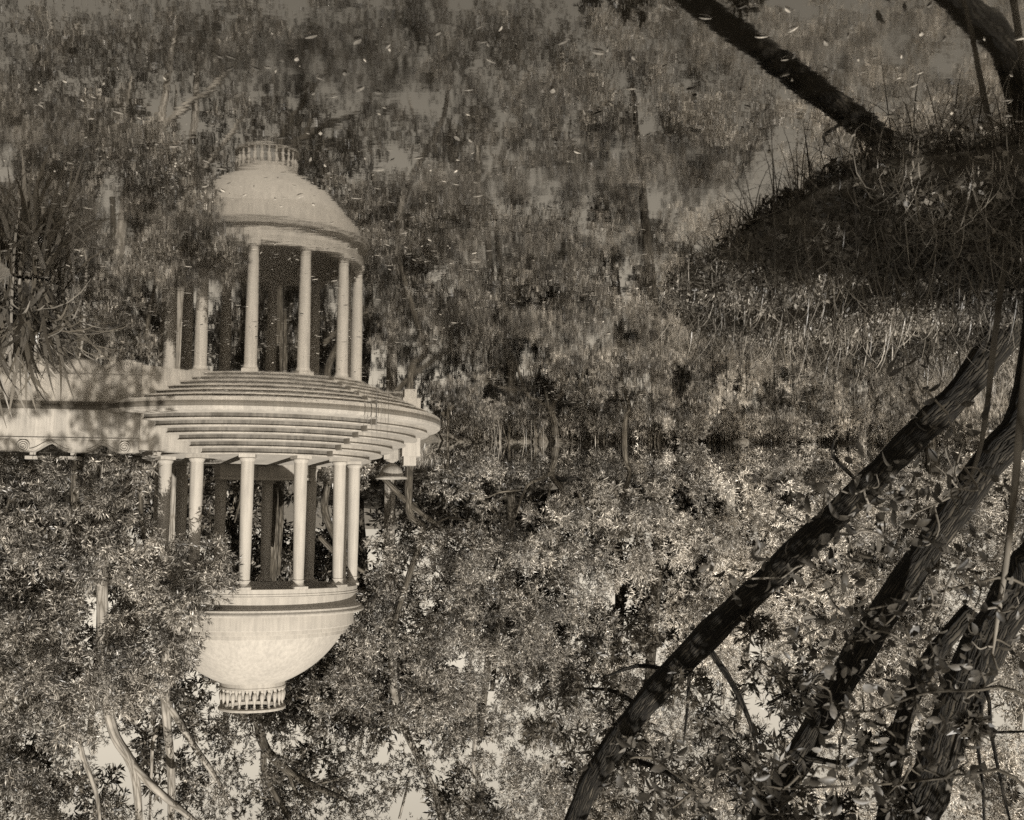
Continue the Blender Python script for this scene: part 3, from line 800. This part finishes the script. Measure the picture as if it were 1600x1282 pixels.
crown(gt, B([(850, 870, 34), (800, 845, 30), (935, 770, 22), (735, 772, 24), (770, 800, 20), (870, 815, 22), (905, 755, 16), (830, 800, 14)], 41.8, 0.4), M_LEAF_OLE, dens=14, k=9, L=0.19, W=0.034)

# ------------------------------------------------------------------ oaks on the near bank
def oak(name, label, px, rads, limbs, blobs, canopy, dens=3.0):
    q = P(px[0][0], px[0][1], px[0][2])
    z = gz(q.x, q.y)
    t = thing(name, label, 'tree', (q.x, q.y, z - 0.1))
    o = t.matrix_basis.translation
    pts = smooth([o.copy(), ] + [P(*a) for a in px[1:]], 7)
    MB().tube([p - o for p in pts], [r * (1 + 0.05 * math.sin(i * 1.3) + 0.04 * math.sin(i * 0.53 + 1)) for i, r in enumerate(lerp_rad(rads, len(pts)))], 20, 0.035).build('trunk', M_BARK, t, 80)
    for lb in limbs:
        limb(t, [a[:3] for a in lb], [a[3] for a in lb], M_BARK, n=8)
    bl = B(blobs, 0, 0.5)
    crown(t, bl, M_LEAF_OAK, dens=dens, k=7, L=0.19, W=0.046, up=0.2, spread=1.0)
    if canopy:
        crown(t, [(Vector(c[:3]), c[3], 0.7) for c in canopy], M_LEAF_OAK, dens=3.2, k=8, L=0.24, W=0.10, name='canopy')
    return t
YA = 17.6
oak('leaning_oak', 'longest dark oak trunk leaning out over the pond',
    [(1585, 505, 15.4), (1510, 600, 15.7), (1430, 680, 16.0), (1350, 762, 16.4), (1200, 905, 16.9), (1110, 990, 17.2), (1000, 1110, 17.6), (930, 1215, 17.9), (890, 1310, 18.1), (840, 1430, 18.4)],
    [.27, .205, .20, .20, .20, .20, .19, .175, .155, .12],
    [[(1100, 1000, 17.7, .05), (1150, 1075, 17.5, .045), (1180, 1150, 17.4, .03), (1185, 1230, 17.3, .02)], [(1060, 1050, 18.0, .04), (1000, 1040, 17.7, .03), (940, 1060, 17.5, .015)],
     [(1010, 1110, 18.2, .05), (960, 1080, 17.9, .03), (900, 1075, 17.7, .015)], [(960, 1180, 18.5, .05), (1030, 1200, 18.0, .04), (1090, 1240, 17.8, .02)],
     [(1080, 1030, 17.8, .035), (1076, 1100, 17.6, .025), (1070, 1160, 17.5, .012)], [(1350, 760, 16.4, .03), (1310, 720, 16.0, .028), (1300, 700, 15.8, .02), (1308, 680, 15.7, .012)]],
    [(940, 1000, 42, 17.5), (1015, 985, 36, 17.6), (870, 1080, 48, 17.7), (950, 1085, 45, 17.8), (1075, 1065, 40, 17.4), (905, 1160, 55, 18.2), (1010, 1190, 60, 18), (1130, 1120, 50, 17.4), (1190, 1050, 46, 17.2),
     (1150, 1215, 60, 17.5), (1060, 1260, 60, 17.8), (960, 1270, 55, 18.4), (1220, 1140, 46, 17.2), (980, 1150, 45, 18.0), (1180, 985, 36, 17.0), (850, 1140, 36, 18.4), (760, 1265, 30, 18.6)],
    None, dens=7.0)
oak('leaning_oak', 'middle of the three dark oak trunks, furrowed bark lit along one side',
    [(1660, 540, 12.3), (1605, 632, 12.5), (1530, 740, 12.7), (1400, 928, 13.0), (1320, 1058, 13.2), (1245, 1190, 13.4), (1180, 1300, 13.6), (1100, 1440, 13.9)],
    [.27, .19, .175, .17, .165, .16, .15, .11],
    [[(1330, 1040, 13.2, .05), (1270, 1060, 12.8, .03), (1200, 1100, 12.6, .015)], [(1250, 1180, 13.3, .05), (1310, 1190, 13.0, .03), (1360, 1180, 12.8, .015)]],
    [(1240, 1080, 40, 12.8), (1190, 1180, 45, 13), (1370, 1170, 36, 12.8), (1130, 1240, 55, 13.2), (1230, 1260, 50, 13.2)],
    [(-4.4, 11.6, 8.6, 2.0), (-2.1, 12.6, 9.0, 1.9), (-6.4, 9.9, 9.2, 2.2), (-3.9, 15.1, 10.0, 1.9), (-8.4, 12.1, 9.6, 2.2)], dens=5.0)
oak('leaning_oak', 'thickest furrowed oak trunk nearest the photograph right edge',
    [(1720, 660, 11.0), (1650, 800, 11.2), (1600, 905, 11.4), (1535, 1015, 11.6), (1488, 1125, 11.8), (1450, 1235, 12.0), (1425, 1310, 12.1), (1395, 1430, 12.3)],
    [.31, .235, .22, .215, .21, .21, .20, .16],
    [[(1520, 950, 12.4, .10), (1455, 1030, 12.5, .10), (1418, 1110, 12.6, .10), (1398, 1200, 12.7, .095), (1380, 1310, 12.8, .09)],
     [(1520, 1060, 11.6, .03), (1545, 1085, 11.4, .02), (1550, 1140, 11.3, .018), (1566, 1220, 11.2, .014), (1585, 1300, 11.1, .01)],
     [(1530, 1140, 11.6, .016), (1560, 1142, 11.4, .014), (1610, 1140, 11.3, .012)], [(1536, 1100, 11.5, .02), (1530, 1160, 11.4, .018), (1538, 1230, 11.3, .016), (1540, 1300, 11.3, .012)]],
    [(1520, 1130, 22, 11.3), (1410, 1250, 40, 12.4), (1330, 1270, 40, 12.6)],
    [(-7.9, 0.1, 9.0, 2.2), (-8.1, 1.8, 8.8, 1.7), (-10.9, 0.1, 9.0, 2.2), (-5.4, -0.6, 9.0, 2.0), (-8.2, 0.9, 9.5, 1.8), (-6.5, 0.0, 9.7, 1.8), (-9.7, 1.0, 9.6, 1.8), (-3.9, 6.6, 9.4, 1.7), (-9.9, 8.9, 9.4, 2.4), (-5.9, 1.3, 9.2, 2.2), (-9.9, 2.2, 9.0, 2.2)], dens=5.0)

# ------------------------------------------------------------------ broad leaved saplings in front of the oaks
def oval_leaf(name, mat, L=1.0, W=0.5, fold=0.12, droop=0.18, n=5):
    m = MB()
    vs, fs = [], []
    for i in range(n + 1):
        t = i / n
        w = W * 0.5 * math.sin(math.pi * min(t * 0.97 + 0.03, 1.0)) ** 0.8
        z = -droop * t * t * L
        vs += [(-w, t * L, z + fold * w), (0, t * L, z), (w, t * L, z + fold * w)]
    for i in range(n):
        a = i * 3
        fs += [(a, a + 1, a + 4, a + 3), (a + 1, a + 2, a + 5, a + 4)]
    m.add(vs, fs)
    return m.mesh(name, mat, 180)
def island_color(mat):
    "vary shared leaf meshes object by object"
    n, l = mat.node_tree.nodes, mat.node_tree.links
    oi = n.new('ShaderNodeObjectInfo')
    for k in list(l):
        if k.from_socket.name == 'Random Per Island':
            to = k.to_socket
            l.remove(k)
            l.new(oi.outputs['Random'], to)
    return mat
M_BROAD = island_color(leaf_mat('sapling_leaf', 0.035, 0.22, 0.3, 0.5))
M_PALEOV = island_color(leaf_mat('pale_oval_leaf', 0.28, 0.50, 0.15, 0.5))
M_STRAP = island_color(leaf_mat('strap_leaf', 0.05, 0.19, 0.12, 0.4))
M_SHOOT = island_color(leaf_mat('shoot_leaf', 0.012, 0.06, 0.2, 0.5))
M_FLOATO = island_color(leaf_mat('floating_leaf', 0.16, 0.55, 0.0, 0.5))
BROAD = [oval_leaf('leaf', M_BROAD, 1, w, f, d) for w, f, d in ((.5, .15, .35), (.36, .35, .5), (.62, .1, .15), (.44, .6, .1), (.4, .3, .7), (.55, .5, .3))]
PALEOV = [oval_leaf('leaf', M_PALEOV, 1, w, f, d) for w, f, d in ((.55, .1, .1), (.62, .2, .2), (.5, .15, 0))]
def sapling(name, label, cat, stem, rads, clusters, n_leaf, L, meshes, mat=M_TWIG, spread=26, group=None, twig_r=0.008):
    "clusters: (x, y, Y, index of the stem point it springs from)"
    q = P(*stem[0])
    t = thing(name, label, cat, (q.x, q.y, gz(q.x, q.y) - 0.03), 0, group)
    o = t.matrix_basis.translation
    sp = [P(*a) for a in stem]
    if sp[0].z - o.z > 0.15:
        sp = [o.copy()] + sp
        rads = [rads[0]] + list(rads)
        off = 1
    else:
        off = 0
    pts = smooth(sp, 5)
    MB().tube([p - o for p in pts], lerp_rad(rads, len(pts)), 9, 0.05).build('stem', mat, t, 80)
    nodes = [p.copy() for p in pts[len(pts) // 3:]]
    cl = sorted([P(x, y, Y) for (x, y, Y, si) in clusters], key=lambda c: min((c - p).length for p in nodes))
    for c in cl:
        a = min(nodes, key=lambda p: (c - p).length + 0.15 * random.random())
        ln = (c - a).length
        w = 0.13 * ln
        m1 = a.lerp(c, 0.35) + Vector((random.gauss(0, w), random.gauss(0, w), random.gauss(0.3 * w, w)))
        m2 = a.lerp(c, 0.7) + Vector((random.gauss(0, w), random.gauss(0, w), random.gauss(0.5 * w, w)))
        tw = smooth([a, m1, m2, c], 4)
        MB().tube([p - o for p in tw], lerp_rad([twig_r * 1.5, twig_r * 1.1, twig_r * 0.8, twig_r * 0.4], len(tw)), 6, 0.08).build('twig', mat, t, 80)
        nodes += tw[3:]
        for k in range(n_leaf):
            b = tw[random.randint(len(tw) // 3, len(tw) - 1)].lerp(c, random.random())
            p = b + Vector((random.gauss(0, 1), random.gauss(0, 1.0), random.gauss(0, 0.7))) * (spread * c.y / FPX)
            lf = link('leaf', random.choice(meshes), t, p - o)
            s_ = L * random.uniform(0.55, 1.25)
            lf.scale = (s_, s_, s_)
            lf.rotation_euler = (random.gauss(-0.2, 0.85), random.gauss(0, 0.7), random.uniform(0, 6.28))
    return t
Y1 = 12.0
sapling('sapling', 'slender pale stemmed sapling rising from the near bank beside the oval leaved shrub', 'sapling',
        [(1578, 382, Y1), (1566, 430, Y1), (1552, 540, Y1), (1540, 650, Y1), (1524, 725, Y1), (1500, 765, Y1), (1430, 800, Y1)], [.036, .034, .032, .028, .022, .016, .008],
        [(1400, 812, Y1, 6), (1350, 800, 10.4, 6), (1320, 830, 10.3, 6), (1290, 770, 10.2, 6), (1370, 740, 10.3, 5), (1390, 765, 10.4, 5), (1455, 720, Y1, 4), (1430, 850, 10.5, 6), (1375, 850, 10.3, 6), (1250, 800, 10.0, 6),
         (1205, 890, 9.9, 6), (1140, 905, 9.8, 6), (1270, 880, 10.0, 6), (1330, 890, 10.2, 6), (1460, 790, 10.5, 5), (1505, 690, 10.6, 4), (1480, 640, 10.6, 3), (1420, 570, 10.6, 3)], 13, 0.135, BROAD)
sapling('sapling', 'second sapling with mottled stem and big drooping leaves against the oak trunks', 'sapling',
        [(1622, 400, 11.0), (1604, 560, 10.2), (1594, 660, 9.8), (1586, 760, 9.6), (1572, 880, 9.6), (1560, 960, 9.6), (1552, 1020, 9.6)], [.036, .034, .034, .03, .026, .02, .01],
        [(1540, 740, 9.5, 2), (1500, 730, 9.4, 2), (1545, 830, 9.5, 3), (1470, 860, 9.3, 3), (1500, 910, 9.4, 4), (1460, 960, 9.2, 4), (1410, 1000, 9.1, 4), (1520, 1000, 9.5, 5), (1580, 1010, 9.6, 5), (1450, 910, 9.2, 4),
         (1570, 1070, 9.5, 5), (1510, 1090, 9.3, 5), (1440, 1030, 9.0, 5), (1340, 960, 9.1, 4), (1590, 930, 9.4, 4), (1500, 800, 9.2, 3)], 10, 0.105, BROAD)
sapling('sapling', 'leafy low oak spray hanging across the middle oak trunk', 'branch',
        [(1690, 1010, 8.8), (1560, 1070, 8.8), (1450, 1080, 8.8), (1360, 1110, 8.7), (1300, 1100, 8.6)], [.016, .014, .011, .008, .004],
        [(1300, 1095, 8.6, 4), (1340, 1120, 8.6, 3), (1385, 1130, 8.7, 3), (1430, 1110, 8.7, 2), (1350, 1075, 8.6, 3), (1400, 1160, 8.6, 3), (1470, 1150, 8.7, 2), (1440, 1210, 8.6, 2), (1280, 1060, 8.5, 4), (1310, 1150, 8.5, 4),
         (1250, 1210, 8.4, 4), (1190, 1240, 8.4, 4), (1320, 1230, 8.4, 3), (1380, 1250, 8.5, 3), (1480, 1060, 8.8, 2), (1530, 1040, 8.8, 1), (1130, 1190, 8.4, 4), (1100, 1255, 8.4, 4), (1000, 1170, 8.4, 4), (960, 1200, 8.5, 4)], 13, 0.11, BROAD, M_BARK_MID)
def rnd_clusters(n, x0, x1, y0, y1, Y0, Y1_):
    return [(random.uniform(x0, x1), random.uniform(y0, y1), random.uniform(Y0, Y1_), 0) for _ in range(n)]
sapling('sapling', 'leafy bough with dark broad leaves below the longest oak trunk', 'branch',
        [(1660, 870, 10.6), (1560, 900, 10.6), (1440, 930, 10.5), (1330, 960, 10.4), (1240, 1000, 10.3)], [.016, .014, .011, .008, .004],
        rnd_clusters(15, 1180, 1560, 880, 1080, 10.1, 10.8), 13, 0.12, BROAD, M_BARK_MID)
sapling('sapling', 'leafy bough with broad leaves along the top right of the print', 'branch',
        [(1680, 1180, 9.6), (1560, 1200, 9.6), (1420, 1220, 9.5), (1260, 1230, 9.4), (1080, 1240, 9.3)], [.016, .014, .011, .008, .004],
        rnd_clusters(17, 1010, 1540, 1150, 1290, 9.1, 9.8), 13, 0.105, BROAD, M_BARK_MID)
sapling('pale_shrub', 'small shrub with pale oval leaves at the foot of the sapling', 'shrub',
        [(1570, 372, 12.0), (1560, 350, 11.6), (1550, 335, 11.2)], [.012, .01, .006],
        [(1500, 300, 11.0, 2), (1530, 315, 11.0, 2), (1555, 312, 10.9, 2), (1580, 300, 10.9, 2), (1565, 325, 11.0, 2), (1590, 318, 10.9, 2), (1598, 285, 10.8, 2), (1575, 278, 10.8, 2), (1510, 325, 11.0, 2), (1545, 290, 11.0, 2)], 7, 0.095, PALEOV, spread=11, twig_r=0.004)
sapling('pale_shrub', 'tiny seedling with few oval leaves below the pale shrub', 'seedling',
        [(1494, 385, 12.0), (1492, 372, 12.0), (1490, 356, 11.9)], [.006, .005, .003], [(1486, 352, 11.8, 2), (1535, 385, 11.9, 1)], 6, 0.075, PALEOV, spread=9, twig_r=0.003)

# ------------------------------------------------------------------ strap leaved clump at the photograph's left edge
def strips_mesh(name, pts, wid, side, mat):
    "pts (N,S,3) centre lines, wid (N,S), side (N,3)"
    n, s, _ = pts.shape
    v = np.empty((n, s, 2, 3))
    v[:, :, 0] = pts - side[:, None] * wid[..., None] * 0.5
    v[:, :, 1] = pts + side[:, None] * wid[..., None] * 0.5
    base = (np.arange(n) * s * 2)[:, None] + (np.arange(s - 1) * 2)[None]
    f = np.stack([base, base + 1, base + 3, base + 2], -1).reshape(-1, 4).astype(np.int32)
    me = bpy.data.meshes.new(name)
    me.vertices.add(n * s * 2)
    me.vertices.foreach_set('co', v.astype(np.float32).ravel())
    me.loops.add(f.size)
    me.loops.foreach_set('vertex_index', f.ravel())
    me.polygons.add(len(f))
    me.polygons.foreach_set('loop_start', np.arange(0, f.size, 4, dtype=np.int32))
    me.update(calc_edges=True)
    me.materials.append(mat)
    me.shade_smooth()
    return me
def blades(base, az, L, lean, curl, width, S_=5):
    "arching blades: base (N,3), heading az, length L, start lean and curl in radians"
    n = len(base)
    t = np.linspace(0, 1, S_)
    ang = lean[:, None] + curl[:, None] * t[None] ** 1.3
    step = L[:, None] / (S_ - 1)
    h = np.zeros((n, S_)); z = np.zeros((n, S_))
    h[:, 1:] = np.cumsum(np.sin(ang[:, :-1]) * step, 1)
    z[:, 1:] = np.cumsum(np.cos(ang[:, :-1]) * step, 1)
    d = np.stack([np.cos(az), np.sin(az), np.zeros(n)], -1)
    pts = base[:, None] + d[:, None] * h[..., None]
    pts[..., 2] += z
    side = np.stack([-np.sin(az), np.cos(az), np.zeros(n)], -1)
    wid = width[:, None] * (1 - t[None] ** 2.2 * 0.92) * (0.55 + 0.45 * np.minimum(t[None] * 5, 1))
    return pts, wid, side
STRAP = []
for k in range(8):
    p_, w_, s_ = blades(np.zeros((1, 3)), np.zeros(1), np.array([1.0]), np.array([0.05]), np.array([[0.5, 0.9, 1.3, 1.7, 2.0, 2.4, 1.1, 1.5][k]]), np.array([0.05]), 9)
    m_ = strips_mesh('blade', p_, w_, s_, M_STRAP)
    STRAP.append(m_)
def flax(label, x, Y, n, L, rad=0.25):
    q = P(x, 440, Y)
    t = thing('flax_clump', label, 'plant', (q.x, q.y, max(gz(q.x, q.y), 0) - 0.02), 0, 'strap leaved clumps by the water')
    for k in range(n):
        b = link('blade', random.choice(STRAP), t, (random.gauss(0, rad), random.gauss(0, rad), 0))
        l_ = L * random.uniform(0.65, 1.1)
        b.scale = (l_, l_ * random.uniform(0.5, 1.05), l_)
        b.rotation_euler = (random.gauss(0, 0.15), random.gauss(0.22, 0.22), random.uniform(0, 6.28))
    return t
flax('tall clump of long arching strap leaves at the water edge', 34, 15.4, 240, 1.75, 0.27)
flax('shorter strap leaved clump just behind the tall one at the left edge', -24, 16.6, 90, 1.6, 0.3)

# ------------------------------------------------------------------ leafy shoots standing along the bank tip
def droop_leaf():
    m = MB()
    vs, fs = [], []
    for i in range(6):
        t = i / 5
        w = 0.075 * math.sin(math.pi * min(0.06 + t * 0.94, 1.0)) ** 0.7
        vs += [(-w, t, 0.30 * t - 0.55 * t * t), (w, t, 0.30 * t - 0.55 * t * t)]
    for i in range(5):
        fs.append((2 * i, 2 * i + 1, 2 * i + 3, 2 * i + 2))
    m.add(vs, fs)
    return m.mesh('leaf', M_SHOOT, 180)
SHOOT = droop_leaf()
shoots = [(1112, 618, 20.3), (1135, 640, 20.0), (1166, 622, 20.2), (1215, 686, 19.6), (1243, 640, 19.9), (1262, 668, 19.7), (1288, 628, 20.0), (1305, 655, 19.8), (1332, 690, 19.5), (1372, 650, 19.8), (1392, 680, 19.6), (1420, 640, 19.8), (1450, 665, 19.6)]
for i, (x, yt, Y) in enumerate(shoots):
    Y -= 1.3
    tip = P(x, yt, Y)
    b = Vector((tip.x + random.uniform(-.06, .06), tip.y, gz(tip.x, tip.y)))
    t = thing('leafy_shoot', ORD[i] + ' upright shoot with drooping paired leaves, counted from the bank tip', 'plant', (b.x, b.y, b.z - 0.03), 0, 'leafy shoots along the bank')
    o = t.matrix_basis.translation
    st = smooth([Vector((0, 0, 0)), (tip - o) * 0.5 + Vector((random.uniform(-.03, .03), 0, 0)), tip - o], 5)
    MB().tube(st, lerp_rad([.009, .007, .003], len(st)), 6).build('stem', M_BARK_MID, t, 80)
    H = (tip - o).length
    nl = int(H / 0.055)
    for k in range(nl):
        f = 0.12 + 0.88 * k / nl
        p = st[min(int(f * (len(st) - 1)), len(st) - 1)].copy()
        p.z = (tip - o).z * f
        a = k * 2.4 + random.uniform(-.4, .4)
        lf = link('leaf', SHOOT, t, p)
        s_ = random.uniform(0.19, 0.28) * (1.1 - 0.45 * f)
        lf.scale = (s_, s_, s_)
        lf.rotation_euler = (0, 0, a)

# ------------------------------------------------------------------ grass
def scatter(n, x0, x1, y0, y1, lo, hi, power=1.0):
    X = RNG.uniform(x0, x1, n); Y = RNG.uniform(y0, y1, n)
    sd = lake_sd(X, Y)
    k = (sd > lo) & (sd < hi) & (np.hypot(X - TX, Y - TY) > 5.8)
    if lo < 0:
        k &= ground_h(X, Y) > -0.04
    X, Y = X[k], Y[k]
    return np.stack([X, Y, np.maximum(ground_h(X, Y), -0.05) - 0.02], -1)
def grass(name, label, base, L, W, mat, lean=0.35, curl=0.9, S_=4):
    n = len(base)
    p, w, s = blades(base, RNG.uniform(0, 6.28, n), RNG.uniform(0.5, 1.2, n) * L, np.abs(RNG.normal(0, lean, n)), np.abs(RNG.normal(curl, curl * 0.5, n)), W * RNG.uniform(0.6, 1.3, n), S_)
    return tag(link(name, strips_mesh(name, p, w, s, mat)), label, 'grass', None, 'stuff')
grass('shore_grass', 'sunlit pale grass along the far shore', scatter(34000, -18, 5, 40.5, 47, 0.22, 2.6), 0.55, 0.022, M_GRASS)
grass('shore_sedge', 'tall pale sedge along the right part of the far shore', scatter(30000, -18, -4.0, 41, 46, 0.02, 1.7), 0.85, 0.03, M_GRASS, 0.3, 0.8, 4)
grass('lawn', 'short grass on the ground behind the temple', scatter(16000, -20, 22, 36, 50, 0.2, 30), 0.26, 0.03, M_GRASS_DARK)
grass('bank_grass', 'long arching grass on the near bank', scatter(14000, -13, -1.8, 8.2, 22.5, -0.2, 9), 0.95, 0.014, M_GRASS_DARK, 0.9, 1.9, 7)
grass('bank_turf', 'short tufted grass on the near bank', scatter(32000, -13, -1.8, 8.2, 22.5, -0.3, 9), 0.17, 0.016, M_GRASS, 0.7, 0.9, 3)
grass('mound_grass', 'dark grass under the strap leaved clump', scatter(8000, 5.5, 12, 12, 22, -0.1, 5), 0.3, 0.016, M_GRASS_DARK, 0.5, 1.2, 4)
# broad litter and creeping leaves on the bank
bb = scatter(24000, -13, -1.8, 8.2, 22.5, -0.3, 9)
bb[:, 2] += RNG.uniform(0.03, 0.16, len(bb))
dd = unit(RNG.normal(size=bb.shape) * np.array([1, 1, 0.35]) + np.array([0, 0, 0.25]))
tag(link('creeper', quads_mesh('creeper', leaves(bb, dd, 2, 0.085, 0.045, 0.5), M_GRASS_DARK)), 'creeping small leaved ground cover on the near bank', 'ground cover', None, 'stuff')

# ------------------------------------------------------------------ reeds
def reeds(label, x, y, n, spread, L, mat, W=0.012, lean=0.12):
    q = PZ(x, y, 0.0)
    t = thing('reed_clump', label, 'reeds', (q.x, q.y, 0))
    for k in range(n):
        p, w, s = blades(np.array([[random.gauss(0, spread), random.gauss(0, 0.12), -0.1]]), np.array([random.uniform(0, 6.28)]), np.array([L * random.uniform(.6, 1.2)]), np.array([abs(random.gauss(0, lean))]), np.array([abs(random.gauss(0.15, .2))]), np.array([W]), 6)
        link('stem', strips_mesh('stem', p, w, s, mat), t)
    return t
reeds('dark thin reeds in the water before the temple steps', 587, 641, 16, 0.20, 1.0, M_LEAF_DARK, 0.014)
reeds('two pale reed stems before the middle of the steps', 512, 640, 3, 0.05, 0.5, M_GRASS, 0.014)
reeds('pale reeds standing in water nearest the temple along the far shore', 778, 688, 8, 0.25, 0.9, M_GRASS, 0.02)
reeds('pale dry reeds standing in water below the gnarled tree', 842, 688, 12, 0.5, 0.9, M_GRASS, 0.02)
reeds('pale dry reeds standing in water below the white trunk', 935, 690, 12, 0.6, 0.8, M_GRASS, 0.02)
reeds('lone pale reed just off the stone pier', 652, 668, 2, 0.03, 1.1, M_GRASS, 0.014, 0.03)

# ------------------------------------------------------------------ leaves afloat on the pond
FL = [oval_leaf('floating_leaf', M_FLOATO, 1, w, f, d, 4) for w, f, d in ((.28, .3, .05), (.4, .2, .02), (.2, .4, .08))]
cnt = 0
while cnt < 80:
    x, y = random.uniform(420, 1600), random.uniform(-20, 520)
    q = PZ(x, y, 0.0)
    if lake_sd(np.array([q.x]), np.array([q.y]))[0] > -0.3 or (y > 330 and random.random() < 0.6):
        continue
    o = link('floating_leaf', random.choice(FL), None, (q.x, q.y, 0.012), (random.gauss(0, .06), random.gauss(0, .06), random.uniform(0, 6.28)))
    s_ = random.uniform(0.05, 0.12) * (0.55 + 0.045 * q.y)
    o.scale = (s_, s_, s_)
    tag(o, 'fallen leaf floating on the dark pond water', 'leaf', 'fallen leaves afloat on the pond')
    cnt += 1
n = 16000
X = RNG.uniform(-9, 12, n); Y = RNG.uniform(7.5, 30, n)
dens = wob(X * 0.5, Y * 0.9) + wob(X * 1.7 + 3, Y * 2.2)
k = (lake_sd(X, Y) < -0.05) & (dens > RNG.uniform(-0.5, 1.3, n)) & (X < 7.0)
X, Y = X[k], Y[k]
n = len(X)
a = RNG.uniform(0, 6.28, n)
L_ = np.minimum(0.02 * np.exp(RNG.normal(0, 0.6, n)), 0.05) * (0.7 + Y / 25)
W_ = L_ * RNG.uniform(0.3, 0.8, n)
c_ = np.stack([X, Y, np.full(n, 0.006)], -1)
u_ = np.stack([np.cos(a), np.sin(a), np.zeros(n)], -1); v_ = np.stack([-np.sin(a), np.cos(a), np.zeros(n)], -1)
sp = np.stack([c_ - u_ * L_[:, None], c_ - v_ * W_[:, None] * .5, c_ + u_ * L_[:, None], c_ + v_ * W_[:, None] * .5], 1)
tag(link('floating_debris', quads_mesh('floating_debris', sp, M_FLOAT)), 'tiny seeds and bits of leaf drifting on the pond', 'debris', None, 'stuff')


# ------------------------------------------------------------------ tall tree on the right-hand bank, its crown dappling the wall and the steps
bt = thing('bank_tree', 'spreading tree on the bank outside the left edge, dappling wall and steps', 'tree', (9.6, 14.6, gz(9.6, 14.6) - 0.1))
o = bt.matrix_basis.translation
pts = smooth([Vector((0, 0, 0)), Vector((0.1, 0.3, 3.0)), Vector((-0.4, 0.9, 6.5)), Vector((-1.6, 1.6, 9.3)), Vector((-6.5, 2.6, 10.2))], 5)
MB().tube(pts, lerp_rad([.34, .27, .22, .14, .05], len(pts)), 12, 0.05).build('trunk', M_BARK, bt, 80)
crown(bt, [(Vector(c[:3]), c[3], 0.7) for c in ((5.8, 18.4, 10.0, 1.4), (6.0, 20.2, 10.4, 1.3),
    (7.4, 19.6, 10.0, 1.4), (8.8, 18.4, 9.8, 1.3), (9.8, 20.2, 9.8, 1.4), (10.6, 17.8, 9.6, 1.3), (7.4, 21.6, 10.8, 1.0))], M_LEAF_OAK, dens=4.5, k=8, L=0.22, W=0.09)
